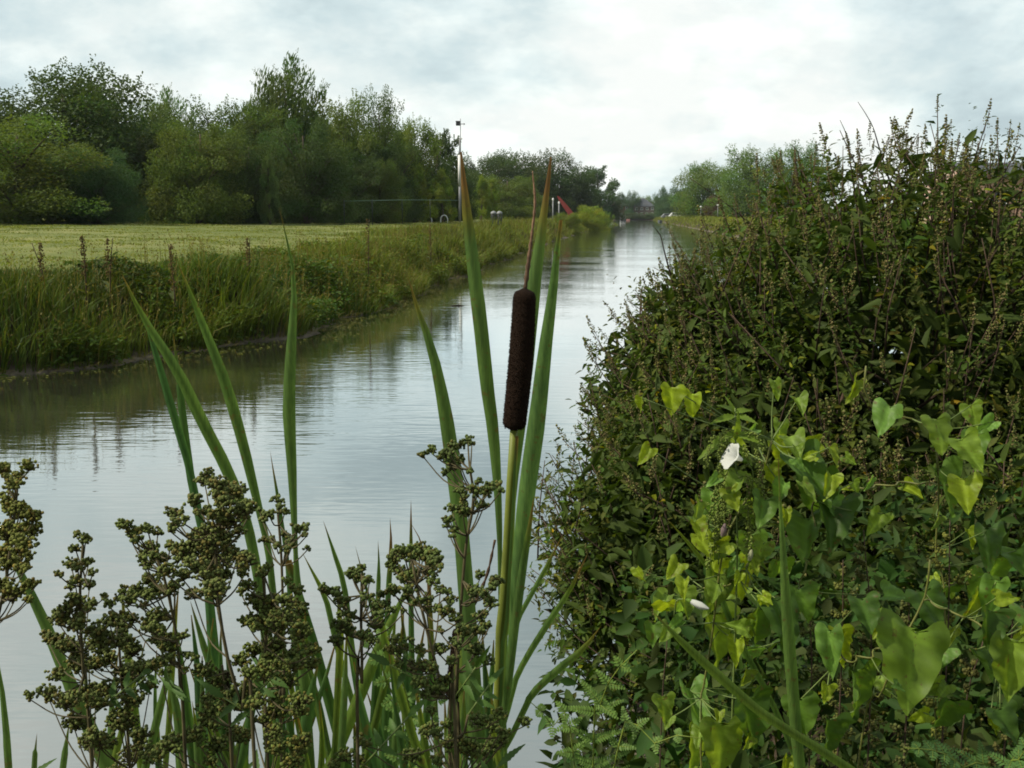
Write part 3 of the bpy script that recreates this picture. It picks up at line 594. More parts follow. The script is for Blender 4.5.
def vehicle(px, Y, lb, body, L=4.2, hgt=1.5):
    p = P(px, 216, Y); z = float(gz(p[0], Y)); o = thing('parked_car', (p[0], Y, z), lb, 'car', 'cars parked beyond the right bank'); m = MB()
    pr = np.array([(-.5, .2), (-.5, .5), (-.42, .58), (-.3, .95), (.12, 1), (.3, .62), (.47, .55), (.5, .45), (.5, .2)]) * [L, hgt]; n_ = len(pr)
    V = [(a, s * .85, b) for s in (-1, 1) for a, b in pr]
    m.add(V, [np.arange(n_)[None], (np.arange(n_) + n_)[::-1][None], np.array([(i, i + n_, (i + 1) % n_ + n_, (i + 1) % n_) for i in range(n_)])]); m.build('body', body, o, False)
    m = MB(); m.add([(x_ * L, -.862, z_ * hgt) for x_, z_ in ((-.34, .62), (-.26, .9), (.1, .93), (.22, .64))], [np.array([(0, 3, 2, 1)])]); m.build('side_window', M['glass'], o, False)
    for wx in (-.3, .32):
        m = MB(); lathe(m, (wx * L, -.9, .33), (wx * L, -.66, .33), [(0, .2), (.1, .33), (.9, .33), (1, .2)], 14); m.build('wheel', M['dark'], o)
vehicle(743, 285, 'white car glimpsed past the left side of the bush top', M['white'])
vehicle(738, 290, 'red car parked left of the white car beyond the right bank', M['red'])
vehicle(676, 340, 'distant white car under the wide dark tree', M['white'])
vehicle(668, 345, 'distant grey car right of the canal-end house', M['grey'])
# docks and weeds on the far bank
for i, (px, py, Y, lb) in enumerate([(107, 238, 17.5, 'tallest dark dock stalk above the far bank at left'), (82, 236, 17, 'dark dock stalk left of the tallest dock stalk'), (40, 243, 16.5, 'short leaning dock stalk near the left edge of the far bank'),
        (367, 219, 27, 'pinkish dry weed stalk standing over the middle of the far bank'), (247, 238, 20, 'dark weed stalk in the grass behind the upright reed leaf'), (430, 224, 36, 'brown dry weed stalk left of the brown-tipped central reed leaf'), (171, 244, 18, 'brown weed stalk above the tip of the leaning reed leaf')]):
    p = P(px, py, Y); z = float(gz(p[0], Y)); o = thing('dock_plant', (p[0], Y, z), lb, 'plant', 'seeding docks on the far bank'); hh = p[2] - z; r = np.random.default_rng(90 + i)
    m = MB(); tube(m, smooth_path([(0, 0, -.05), (.02, 0, hh * .5), (.05 * r.normal(), 0, hh)], 8), np.linspace(.014, .006, 8), 6); m.build('stem', M['twig'], o)
    n = 130; t = .45 + .55 * r.random(n); m = MB(); rad = .028 * (1.1 - t) / .6 + .008
    beads(m, np.stack([r.normal(0, 1, n) * rad, r.normal(0, 1, n) * rad, hh * t], 1), .012, (.9, .7, .65) * (.6 + .7 * r.random((n, 1))), .4); m.build('flower_spike', M['brownseed'], o)
    m = MB(); n = 8; a = r.random(n) * 6.28; leaves(m, np.stack([0 * a, 0 * a, hh * (.1 + .35 * r.random(n))], 1), np.stack([np.cos(a), np.sin(a), .6 + 0 * a], 1), np.tile([0, 0, 1.], (n, 1)), .28, .08, (1, 1, 1)); m.build('leaf', M['grass'], o)

# ------------------------------------------------------------------ reedmace
GRN, YEL, BRN = np.array([1, 1, 1.]), np.array([1.5, 1.15, .6]), np.array([1.9, .6, .8])
def ribbon(pts, widths, face, tip=.06, yel=.1, n=40, base=(1, 1, 1), twist=0., green=GRN):
    """long strap leaf, creased along its middle; pts from tip to foot"""
    c = smooth_path(pts, n); s = np.linspace(0, 1, n); T = nrm(np.gradient(c, axis=0))
    face = nrm(np.asarray(face, float))
    A = nrm(np.cross(T, face)); Nn = np.cross(A, T)
    an = twist * (s - .3); A2 = A * np.cos(an)[:, None] + Nn * np.sin(an)[:, None]; N2 = np.cross(A2, T)
    ws = np.interp(s, np.linspace(0, 1, len(widths)), widths) * .5
    rows = [c - A2 * ws[:, None], c - A2 * ws[:, None] * .5 + N2 * ws[:, None] * .2, c + N2 * ws[:, None] * .28, c + A2 * ws[:, None] * .5 + N2 * ws[:, None] * .2, c + A2 * ws[:, None]]
    th = .0012
    back = [q + N2 * th for q in rows[1:4]]
    V = np.stack(rows, 1).reshape(-1, 3); i = np.arange(n - 1)[:, None] * 5 + np.arange(4)[None]
    g_ = np.clip((s - tip) / max(yel, .01), 0, 1)[:, None]; b_ = np.clip((s - tip * .6) / max(tip * .6, .005), 0, 1)[:, None]
    tt = (BRN * (1 - b_) + YEL * b_) * (1 - g_) + green * g_
    edge = np.array([1.3, 1.02, .74, 1.05, 1.22]); stripe = np.tile(edge, n)[:, None]
    mb = MB(); mb.add(V, [np.stack([i, i + 1, i + 6, i + 5], -1).reshape(-1, 4)], np.repeat(tt * base, 5, 0) * stripe); return mb
def px_path(pts, Y0, Y1=None):
    k = len(pts); Y1 = Y0 if Y1 is None else Y1
    return [P(a, b, Y0 + (Y1 - Y0) * i / max(k - 1, 1)) for i, (a, b) in enumerate(pts)]
def reed_leaf(root, pts, wpx, Y, foot, dY=.1, tip=.05, yel=.08, twist=0., green=GRN, base=1.):
    """pts measured tip first; the leaf goes on down to its foot in the water"""
    c = px_path(pts, Y - dY, Y); e = np.array(foot, float); last = c[-1]
    lenv = np.linalg.norm(np.diff(c, axis=0), axis=1).sum(); rest = np.linalg.norm(last - e)
    dirn = nrm(last - c[-2]); dirn[2] = min(dirn[2], -.5); k_ = -last[2] / dirn[2]; e = (last + dirn * k_) * .55 + e * .45; e[2] = -.02
    rest = np.linalg.norm(last - e); mid = last + dirn * rest * .35
    full = c + [mid, e]; tot = lenv + rest
    W = [w_ * .88 * Y / F for w_ in wpx]; s = np.linspace(0, lenv / tot, len(W)); ss = np.linspace(0, 1, 24)
    wv = np.interp(ss, list(s) + [1], W + [max(W[-1], .012)])
    mb = ribbon(full, wv, (.0, -1, .15), tip * lenv / tot, yel * lenv / tot, 56, base, twist, green)
    mb.v = [v - np.array(root.location, np.float32) for v in mb.v]
    return mb.build('leaf', M['reed'], root)
def wz(x, y): return np.array([x, y, -.02])
DKG, BLG = np.array([.6, .72, .75]), np.array([.7, .92, 1.15])
c1 = thing('cattail', (-.03, 1.5, 0), 'tall cattail with the big dark brown head standing clear against the water', 'cattail', 'cattails in the near water')
reed_leaf(c1, [(461, 152), (466, 205), (472, 255), (480, 320), (487, 385), (494, 440), (499, 520), (501, 620)], [2, 12, 16, 16, 14, 9, 5, 6], 1.55, wz(-.045, 1.52), .05, .13, .05)
reed_leaf(c1, [(551, 157), (547, 190), (541, 235), (534, 285), (527, 345), (519, 420), (511, 500), (506, 620)], [2, 10, 17, 20, 17, 12, 8, 6], 1.56, wz(-.02, 1.53), .02, .13, .06)
reed_leaf(c1, [(561, 220), (557, 250), (553, 290), (545, 350), (537, 420), (526, 500), (516, 590), (508, 680)], [3, 10, 16, 20, 20, 17, 10, 7], 1.47, wz(-.025, 1.49), .1, .03, .02, green=np.array([1.15, 1.2, 1.35]))
reed_leaf(c1, [(534, 495), (530, 525), (524, 560), (517, 610), (510, 670)], [0, 8, 11, 11, 9], 1.45, wz(-.02, 1.47), .05, .15, .2)
pts = px_path([(514, 428), (510, 490), (506, 560), (502, 620), (498, 690)], 1.5) + [np.array([-.03, 1.5, .8]), np.array([-.03, 1.5, -.02])]
m = MB(); pp = smooth_path(rel(pts, c1), 24); tube(m, pp, np.linspace(.0055, .0105, 24), 10, np.linspace(1, .8, 24)[:, None] * np.array([1.25, 1.05, .7])); m.build('stem', M['stem'], c1)
mb = ribbon(px_path([(517, 436), (514, 500), (511, 560), (507, 630), (502, 700)], 1.492) + [np.array([-.028, 1.488, .6])], [.005, .009, .012, .013, .013], (.6, -1, 0), .0, .01, 30); mb.v = [v - np.array(c1.location, np.float32) for v in mb.v]; mb.build('sheath', M['reed'], c1)
def cat_head(root, p0, p1, r0, mats=M['head']):
    m = MB(); t = np.linspace(0, 1, 40); e = np.minimum(1, np.sqrt(np.clip(np.minimum(t / .055, (1 - t) / .06), 0, 1) * (2 - np.clip(np.minimum(t / .055, (1 - t) / .06), 0, 1))))
    rr = r0 * (.9 + .1 * np.sin(t * PI * .9 + .3)) * np.maximum(e, .12)
    a, b = rel(p0, root), rel(p1, root); mid = (a + b) / 2 + np.array([.0022, 0, 0])
    tube(m, smooth_path([a, mid, b], 40), rr, 28); o = m.build('seed_head', mats, root)
    rr_ = np.random.default_rng(5); n = 2600; tt = rr_.random(n) * .96 + .02; an = rr_.random(n) * 2 * PI; c = smooth_path([a, mid, b], 101)[(tt * 100).astype(int)]
    ax = nrm(b - a); u = nrm(np.cross(ax, [0, 1, 0])); v = np.cross(ax, u); dirs = np.cos(an)[:, None] * u + np.sin(an)[:, None] * v
    f = MB(); rb = np.interp(tt, t, rr); cards(f, c + dirs * rb[:, None] * 1.01, dirs + .5 * rr_.normal(0, 1, (n, 3)), np.cross(dirs, ax), .0028, .0012, (.9 + .8 * rr_.random((n, 1))) * np.array([1.2, 1.05, .9])); f.build('fuzz', mats, o)
cat_head(c1, P(513.5, 431, 1.5), P(525, 288, 1.5), 12.2 * 1.5 / F)
m = MB(); pp = smooth_path(rel(px_path([(525, 290), (528.5, 262), (533, 225), (535, 200), (532.5, 171)], 1.5), c1), 30); rs = np.interp(np.linspace(0, 1, 30), [0, .1, .3, .5, .8, 1], [.0022, .0032, .0028, .0018, .0018, .0006]) * (1 + .25 * np.sin(np.arange(30) * 2.4))
tube(m, pp, rs, 7, np.linspace(.7, 2.2, 30)[:, None] * np.array([1, .9, .85])); m.build('spike', M['dry'], c1)
c2 = thing('cattail', (-.11, 1.45, 0), 'cattail with its short dark head half hidden behind the bobbly seed stalks', 'cattail', 'cattails in the near water')
reed_leaf(c2, [(408, 277), (418, 310), (432, 350), (443, 400), (451, 450), (459, 510), (466, 590), (473, 690)], [0, 9, 15, 18, 18, 18, 20, 21], 1.42, wz(-.08, 1.45), .06, .07, .05)
reed_leaf(c2, [(452, 470), (462, 540), (466, 620), (464, 700)], [2, 9, 12, 14], 1.44, wz(-.07, 1.46), .0, 0, .02, green=np.array([1.5, 1.25, .8]))
reed_leaf(c2, [(411, 499), (411, 540), (411, 600), (412, 690)], [0, 6, 6, 8], 1.47, wz(-.15, 1.5), .05, .2, .1, green=DKG)
m = MB(); pts = px_path([(456, 690), (452, 740)], 1.46) + [np.array([-.09, 1.47, -.02])]; tube(m, smooth_path(rel(pts, c2), 12), np.linspace(.005, .01, 12), 9); m.build('stem', M['stem'], c2)
cat_head(c2, P(453, 697, 1.46), P(462, 628, 1.46), 10 * 1.46 / F)
m = MB(); pp = smooth_path(rel(px_path([(462, 632), (474, 605), (487, 575), (495, 540)], 1.46), c2), 20); tube(m, pp, np.linspace(.003, .0015, 20) * (1 + .35 * np.sin(np.arange(20) * 2.1)), 7, (.6, .55, .55)); m.build('spike', M['dry'], c2)
c3 = thing('cattail', (-.33, 1.55, 0), 'headless cattail with long strap leaves fanning left above the water', 'cattail', 'cattails in the near water')
reed_leaf(c3, [(121, 272), (143, 317), (178, 372), (201, 419), (229, 474), (247, 524), (260, 590), (268, 660)], [0, 9, 13, 14, 13, 12, 11, 11], 1.5, wz(-.32, 1.53), .12, .02, .12)
reed_leaf(c3, [(139, 299), (157, 358), (174, 416), (188, 463), (200, 520), (209, 600), (215, 680)], [0, 8, 10, 8, 9, 11, 12], 1.56, wz(-.36, 1.58), .1, .03, .05, green=BLG * .9)
reed_leaf(c3, [(173, 332), (179, 382), (185, 435), (192, 485), (204, 545), (212, 620)], [0, 8, 10, 9, 8, 10], 1.6, wz(-.35, 1.6), .05, .05, .05, green=DKG)
reed_leaf(c3, [(178, 263), (190, 292), (203, 325), (225, 382), (242, 440), (256, 497), (268, 550), (276, 620)], [0, 8, 12, 14, 11, 8, 8, 9], 1.48, wz(-.3, 1.5), .12, .03, .06)
reed_leaf(c3, [(270, 450), (274, 475), (279, 505), (287, 560), (293, 630)], [0, 4, 5, 6, 7], 1.65, wz(-.28, 1.64), .03, .15, .1, green=DKG)
c4 = thing('cattail', (-.27, 1.5, 0), 'headless cattail with one upright strap leaf and yellowing short blades', 'cattail', 'cattails in the near water')
reed_leaf(c4, [(279, 207), (285, 232), (292, 262), (294, 300), (291, 350), (289, 410), (292, 470), (296, 560), (302, 650)], [0, 3, 9, 15, 15, 9, 5, 9, 13], 1.5, wz(-.26, 1.53), .08, .02, .05)
reed_leaf(c4, [(323, 520), (334, 553), (344, 586), (352, 650)], [0, 6, 7, 8], 1.6, wz(-.22, 1.62), .04, .03, .05)
reed_leaf(c4, [(302, 552), (314, 575), (326, 600), (338, 650)], [0, 6, 7, 7], 1.5, wz(-.23, 1.5), .04, .1, .5)
reed_leaf(c4, [(319, 660), (312, 690), (303, 740)], [0, 12, 16], 1.3, wz(-.25, 1.4), .02, .04, .05, green=DKG)
reed_leaf(c4, [(288, 560), (300, 600), (318, 660), (338, 735)], [8, 12, 13, 12], 1.55, wz(-.24, 1.56), .04, .0, .02, green=DKG)
reed_leaf(c4, [(355, 545), (372, 610), (384, 660), (392, 740)], [0, 5, 7, 9], 1.62, wz(-.18, 1.6), .04, .1, .1, green=DKG)
c5 = thing('cattail', (-.2, 1.4, 0), 'headless cattail with a bright slanting blade and brown-tipped upright blades', 'cattail', 'cattails in the near water')
reed_leaf(c5, [(411, 577), (397, 610), (379, 648), (360, 695), (342, 740)], [0, 10, 15, 15, 14], 1.3, wz(-.23, 1.38), .03, .02, .1, green=np.array([1.25, 1.15, .8]))
reed_leaf(c5, [(378, 540), (379, 570), (378, 600), (380, 690)], [0, 6, 6, 7], 1.5, wz(-.19, 1.5), .03, .02, .05)
reed_leaf(c5, [(390, 517), (391, 550), (388, 600), (386, 690)], [0, 7, 7, 8], 1.48, wz(-.18, 1.48), .03, .3, .1, green=DKG)
reed_leaf(c5, [(404, 606), (402, 635), (397, 670), (395, 740)], [0, 7, 8, 8], 1.4, wz(-.17, 1.42), .03, .2, .7)
reed_leaf(c5, [(409, 520), (420, 540), (428, 575), (432, 660)], [0, 3, 5, 8], 1.55, wz(-.14, 1.52), .03, .9, .1)
c6 = thing('cattail', (-.45, 1.2, 0), 'headless cattail with a broad blade slanting in from the lower left', 'cattail', 'cattails in the near water')
reed_leaf(c6, [(4, 535), (15, 562), (43, 619), (68, 679), (98, 747)], [3, 12, 15, 17, 19], 1.1, wz(-.4, 1.2), .03, .0, .05)
reed_leaf(c6, [(-8, 640), (0, 675), (6, 730), (10, 790)], [0, 7, 9, 10], 1.1, wz(-.5, 1.18), .03, .05, .1)
reed_leaf(c6, [(37, 733), (35, 755), (33, 790)], [0, 6, 9], 1.2, wz(-.48, 1.22), .03, .1, .1)
reed_leaf(c6, [(70, 718), (66, 745), (60, 790)], [0, 6, 10], 1.2, wz(-.45, 1.22), .03, .2, .1)
reed_leaf(c6, [(158, 640), (170, 680), (178, 720), (182, 790)], [0, 9, 12, 12], 1.25, wz(-.38, 1.3), .03, .0, .3)
reed_leaf(c6, [(190, 600), (205, 650), (222, 700), (235, 780)], [0, 11, 13, 13], 1.3, wz(-.33, 1.32), .03, .02, .08)
reed_leaf(c6, [(192, 700), (196, 730), (200, 790)], [0, 8, 10], 1.2, wz(-.4, 1.25), .03, .2, .4)
c7 = thing('cattail', (.02, 1.55, 0), 'headless cattail with three pale blades leaning right towards the bush', 'cattail', 'cattails in the near water')
reed_leaf(c7, [(601, 626), (582, 650), (560, 668), (532, 695), (512, 735)], [0, 9, 10, 8, 7], 1.5, wz(.01, 1.52), .1, .12, .25)
reed_leaf(c7, [(588, 553), (570, 590), (552, 617), (519, 672), (505, 720)], [0, 6, 8, 7, 6], 1.6, wz(.0, 1.58), .1, .15, .2, green=np.array([1.2, 1.2, 1.2]))
reed_leaf(c7, [(564, 532), (550, 560), (534, 590), (516, 625), (505, 680)], [0, 5, 6, 6, 6], 1.65, wz(.0, 1.6), .05, .15, .2, green=np.array([1.2, 1.2, 1.2]))
rr0 = np.random.default_rng(77)
for root_, x0, x1, n_ in ((c6, 110, 210, 9), (c3, 170, 300, 15), (c4, 260, 345, 14), (c5, 340, 440, 13), (c2, 420, 500, 9)):
    for _ in range(n_):
        xa, ya = rr0.uniform(x0, x1), rr0.uniform(585, 730); ln_ = rr0.normal(0, 22); Yb = rr0.uniform(1.15, 1.6); ba = P(xa + ln_, 700, Yb)
        g_ = (GRN, DKG, DKG, BLG * .8, np.array([1.3, 1.15, .75]))[rr0.integers(5)]; dead = rr0.random() < .16
        reed_leaf(root_, [(xa, ya), (xa + ln_ * .35 + rr0.normal(0, 3), ya + 50), (xa + ln_, ya + 130)], [1, rr0.uniform(5, 11), rr0.uniform(7, 13)], Yb, wz(ba[0], Yb + .02), .04, rr0.uniform(.02, .2), .1 if not dead else 3., rr0.normal(0, .6), green=g_)
def grass_blade_plant(px_pts, wpx, Y, lb, foot, **k):
    o = thing('reed_grass', foot, lb, 'grass', 'broad grass blades in the undergrowth')
    reed_leaf(o, px_pts, wpx, Y, foot, **k)
grass_blade_plant([(778, 448), (780, 500), (783, 550), (786, 600), (790, 655), (796, 730)], [0, 3, 9, 14, 15, 14], 1.75, 'upright broad grass blade with a thread-thin tip in front of the bindweed', (.46, 1.8, .6), dY=.05, tip=.1, yel=.1, green=np.array([1.35, 1.3, 1.1]))
grass_blade_plant([(653, 612), (680, 640), (710, 668), (748, 702)], [0, 9, 12, 11], 1.6, 'bright grass blade slanting across the lower bindweed leaves', (.37, 1.7, .5), dY=.05, tip=.02, yel=.05, green=np.array([1.35, 1.2, .8]))
grass_blade_plant([(668, 520), (690, 545), (712, 575), (730, 620)], [0, 5, 7, 7], 1.95, 'thin yellowed grass blade leaning left of the nettle', (.42, 2.0, .5), dY=.05, tip=.1, yel=.6)
grass_blade_plant([(655, 118 + 0), (655, 118)], [0, 1], 5, '', (0, 0, 0)) if False else None

# ------------------------------------------------------------------ meadowsweet gone to seed
SWEET = []
def seed_plant(stem_px, clusters, Y, label, seed, bead=1.75, col=(1, 1, 1), ground=None):
    r = np.random.default_rng(seed); top = px_path(stem_px, Y)
    bx, by = top[-1][0] * .98, max(top[-1][1] - .02, .3); z0 = float(gz(bx, by)); o = thing('meadowsweet', (bx, by, z0), label, 'wildflower', 'seeding meadowsweet on the near bank')
    path = smooth_path(top + [np.array([bx, by, z0 - .02])], 60); m = MB(); tube(m, rel(path, o), np.linspace(.0011, .0034, 60), 7, np.linspace(1, 1.4, 60)[:, None] * np.array([1, .9, .9])); st = m.build('stem', M['seedstem'], o)
    vis = path[:40]; SWEET.append((o, path, Y, seed))
    clusters = list(clusters) + [(cx + r.normal(0, 1.2 * rp), cy + r.normal(4, 1.2 * rp), rp * .6) for (cx, cy, rp) in clusters if r.random() < .6] + [(cx + r.normal(0, 1.3 * rp), cy + abs(r.normal(0, 1.3 * rp)), rp * .8) for (cx, cy, rp) in clusters if r.random() < .95]
    for (cx, cy, rp) in clusters:
        c = P(cx, cy, Y + r.normal(0, .03)); d = np.linalg.norm(vis - c, axis=1) - (vis[:, 2] < c[2] - .008) * .03 + (vis[:, 2] > c[2]) * .1
        a = vis[np.argmin(d)]; R = rp * Y / F; m = MB()
        twig = smooth_path([a, a * .45 + c * .55 + [0, 0, -.15 * np.linalg.norm(a - c)], c - [0, 0, R * .8]], 8); tube(m, rel(twig, o), np.linspace(.0008, .0005, 8), 5, (.9, .8, .8))
        n = max(8, int((rp * 1.25 / bead) ** 2 * 1.9)); rp = rp * 1.25; dirs = nrm(r.normal(0, 1, (n, 3)) + [0, 0, .25]); rr = R * (.2 + 1.25 * r.random(n) ** .8)
        C = c + dirs * rr[:, None] * [1.1, .9, .75]; hub = c - [0, 0, R * .7]
        for q in C[:: 2]: tube(m, rel(np.array([hub, (hub + q) / 2 + r.normal(0, R * .08, 3), q]), o), [.0006, .0005, .0005], 4, (.9, .8, .8))
        t_ = len(m.v); tb = col * (.65 + .7 * r.random((n, 1))) * np.where(r.random((n, 1)) < .18, [1.2, .85, .8], [1, 1, 1])
        s = MB(); bz = bead * Y / F * (.75 + .5 * r.random(n))
        beads(s, rel(C, o), bz, tb, .35, r)
        # each fruit is a knot of little pods
        for k in range(2): beads(s, rel(C + nrm(r.normal(0, 1, (n, 3))) * bz[:, None] * .5, o), bz * .75, tb * (.8 + .5 * r.random((n, 1))), .3, r)
        so = s.build('seed_cluster', M['seed'], o); m.build('twig', M['seedstem'], so)
    return o
W = lambda *a: np.array(a)
seed_plant([(18, 478), (14, 520), (6, 580), (-6, 640), (-14, 740)], [(28, 466, 7), (14, 480, 8), (8, 500, 9), (20, 512, 10), (30, 530, 9), (10, 532, 11), (22, 545, 10), (4, 552, 10), (16, 562, 9), (2, 585, 9), (16, 592, 7), (27, 584, 6), (3, 468, 6)], .85, 'meadowsweet seed stalk cut by the left edge of the photo', 21, col=W(1.15, 1.05, .8))
seed_plant([(83, 545), (80, 600), (84, 680), (92, 768)], [(85, 539, 6), (76, 548, 5), (71, 563, 6), (86, 562, 5), (75, 580, 6), (89, 585, 6), (79, 600, 7), (68, 610, 7), (91, 604, 6), (60, 620, 8), (76, 624, 9), (55, 640, 8), (94, 630, 8), (70, 645, 10), (55, 674, 7), (77, 665, 10), (50, 690, 7), (86, 690, 10), (66, 700, 9), (74, 722, 10), (92, 735, 9)], .9, 'slender meadowsweet seed spire leftmost in open water', 22)
seed_plant([(118, 622), (122, 690), (130, 768)], [(110, 620, 8), (125, 617, 7), (100, 640, 10), (118, 640, 10), (133, 650, 9), (105, 660, 10), (125, 670, 10), (141, 668, 7), (110, 688, 9), (99, 702, 9), (130, 700, 10), (120, 722, 11), (142, 735, 9), (104, 742, 10), (130, 756, 10)], .95, 'short dense meadowsweet beside the slender seed spire', 23, col=W(.95, .95, .9))
seed_plant([(222, 500), (216, 560), (218, 600), (227, 655), (242, 708), (255, 770)], [(205, 480, 8), (218, 484, 8), (234, 490, 9), (226, 500, 9), (241, 510, 10), (228, 518, 10), (251, 505, 6), (206, 535, 12), (223, 538, 12), (195, 545, 10), (184, 550, 10), (210, 553, 12), (236, 555, 9), (246, 560, 8), (195, 565, 9), (206, 575, 10), (221, 574, 10), (215, 590, 10), (174, 512, 7), (184, 520, 5), (206, 510, 5)], .78, 'tallest meadowsweet with big rounded seed heads at centre left', 24)
seed_plant([(154, 552), (165, 580), (177, 640), (181, 700), (186, 770)], [(125, 524, 6), (133, 533, 5), (148, 528, 6), (150, 548, 8), (161, 558, 7), (170, 545, 5), (142, 555, 4), (124, 590, 5), (140, 590, 8), (150, 580, 8), (159, 590, 8), (175, 585, 6), (130, 600, 7), (160, 615, 8), (150, 625, 9), (165, 640, 9), (171, 656, 5), (186, 655, 5), (160, 662, 8)], .84, 'meadowsweet with spreading side sprigs left of the tallest one', 25, col=W(.9, .95, .85))
seed_plant([(277, 505), (281, 550), (283, 610), (284, 700), (282, 770)], [(278, 500, 5), (270, 514, 5), (284, 512, 4), (298, 528, 5), (286, 535, 5), (270, 540, 4), (306, 527, 3.5), (291, 546, 4)], .95, 'thin meadowsweet sprig with few seed heads in front of the upright leaf', 26, bead=1.9, col=W(.8, .85, .85))
seed_plant([(264, 575), (266, 640), (262, 700), (268, 770)], [(248, 585, 6), (262, 570, 6), (255, 600, 8), (270, 600, 8), (285, 600, 7), (300, 610, 8), (296, 590, 6), (260, 620, 10), (280, 620, 10), (300, 635, 9), (275, 645, 10), (255, 650, 9), (295, 655, 10), (310, 650, 7), (265, 670, 10), (285, 680, 10), (240, 660, 8), (275, 710, 10), (300, 700, 9), (250, 697, 9), (300, 742, 10), (275, 745, 10)], .8, 'heavy meadowsweet clump below the thin sprig', 27, col=W(.95, 1, .85))
seed_plant([(222, 665), (228, 710), (232, 770)], [(220, 680, 10), (205, 670, 9), (230, 700, 10), (210, 710, 10), (196, 735, 10), (240, 736, 10), (216, 745, 10), (170, 745, 9), (150, 752, 9)], .86, 'low meadowsweet filling the bottom left under the tallest one', 28, col=W(.85, .9, .8))
seed_plant([(362, 574), (361, 620), (362, 680), (358, 770)], [(325, 588, 5), (335, 592, 6), (345, 600, 5), (354, 575, 6), (362, 569, 5), (369, 580, 5), (340, 625, 7), (350, 630, 6), (375, 605, 6), (386, 605, 5), (375, 625, 7), (335, 640, 6), (350, 615, 6), (370, 640, 5), (362, 595, 4), (381, 594, 4)], .84, 'flat-topped meadowsweet midway between the two groups of reed leaves', 29, col=W(.75, .85, .8))
seed_plant([(412, 560), (422, 610), (432, 650), (446, 705), (456, 770)], [(395, 556, 7), (405, 552, 8), (420, 549, 8), (430, 555, 7), (440, 560, 4), (400, 570, 7), (415, 574, 7), (430, 570, 7), (408, 590, 6), (440, 590, 5), (425, 600, 6), (446, 610, 7), (400, 650, 7), (410, 665, 8), (425, 665, 7), (395, 640, 6), (440, 650, 7), (420, 682, 7), (446, 680, 7), (431, 692, 6)], .82, 'meadowsweet leaning left in front of the half hidden cattail head', 30, col=W(.8, .9, .8))
seed_plant([(470, 470), (474, 500), (466, 545), (460, 620), (455, 700), (450, 770)], [(432, 450, 5), (445, 455, 6), (458, 445, 6), (468, 438, 4), (450, 467, 5), (460, 460, 5), (460, 490, 5), (475, 490, 6), (489, 488, 6), (498, 484, 3.5), (452, 508, 5), (463, 510, 6), (445, 520, 4), (480, 505, 5), (455, 528, 4), (450, 600, 6), (475, 590, 7), (490, 600, 6), (481, 615, 7), (465, 630, 7), (489, 625, 4), (475, 650, 8), (455, 642, 6), (496, 580, 5), (480, 575, 5)], .9, 'meadowsweet crossing the strap leaf just left of the brown cattail head', 31, col=W(.75, .85, .8))
seed_plant([(468, 715), (462, 745), (458, 775)], [(430, 730, 8), (455, 740, 9), (480, 720, 8), (500, 714, 7), (470, 746, 9), (491, 745, 8), (412, 756, 8), (346, 756, 8), (362, 741, 7), (505, 735, 6)], .88, 'low meadowsweet at the foot of the big cattail', 32, col=W(.85, .95, .8))

# ------------------------------------------------------------------ the big bush on the right
EL = [((1.88, 5.0, 1.14), (1.36, 1.3, 1.40)), ((1.0, 4.5, .72), (.86, .85, .88)), ((1.05, 5.25, 1.2), (.68, .8, .8)), ((3.4, 5.1, 1.1), (1.5, 1.3, 1.14)), ((2.3, 3.75, .85), (1.25, .75, .75))]
EC, ER = np.array([e[0] for e in EL]), np.array([e[1] for e in EL])
bush = thing('bush', (1.9, 4.9, .6), 'huge dark leafy bush with brown seed spikes leaning out over the canal', 'bush')
r = np.random.default_rng(44)
def inside(p, s=1.): return (((p[:, None] - EC) / (ER * s)) ** 2).sum(-1) < 1
ar = np.array([e[1][0] * e[1][2] for e in EL]); Ns = 12500
k = r.choice(len(EL), Ns, p=ar / ar.sum()); u = nrm(r.normal(0, 1, (Ns, 3))); pt = EC[k] + u * ER[k] * (1 + .05 * r.normal(0, 1, (Ns, 1))) ; nn = nrm(u / ER[k])
holl = np.sin(pt[:, 0] * 7.3 + 1.1 * np.sin(pt[:, 2] * 5)) * np.sin(pt[:, 2] * 8.1 + pt[:, 1] * 3) * np.sin(pt[:, 1] * 6.7 + pt[:, 0] * 2)
keep = (inside(pt, .93).sum(1) == 0) & (pt[:, 2] > .25) & (pt[:, 1] < 6.3) & (holl < .22); pt, nn = pt[keep][:5200], nn[keep][:5200]; Ns = len(pt)
lsz = .5 + .6 * r.random(Ns) ** 1.4; lsz *= np.where(pt[:, 2] > 1.5, .85, 1.05)
sd = nrm(nn * .75 + np.array([-.05, -.05, .75]) + .35 * r.normal(0, 1, (Ns, 3))); ln = (.35 + .3 * r.random(Ns)) * np.where(nn[:, 2] > .5, .8, 1.); pt = pt - np.where(nn[:, 2:] > .5, .05, 0) * nn
start = pt - sd * ln[:, None] * .85
tw = MB(); fo = MB()
clt = (1 + .28 * np.sin(pt[:, 0] * 3.1 + 2 * pt[:, 2]) * np.sin(pt[:, 2] * 3.7 + pt[:, 1]))[:, None]
base_t = clt * np.stack([.85 + .5 * r.random(Ns), .9 + .35 * r.random(Ns), .7 + .3 * r.random(Ns)], 1)
for i in range(Ns):
    if i % 2 == 0: tube(tw, np.array([start[i], start[i] + sd[i] * ln[i] * .5 + r.normal(0, .012, 3), pt[i] + sd[i] * .06]), [.004, .003, .0015], 4)
K = 19
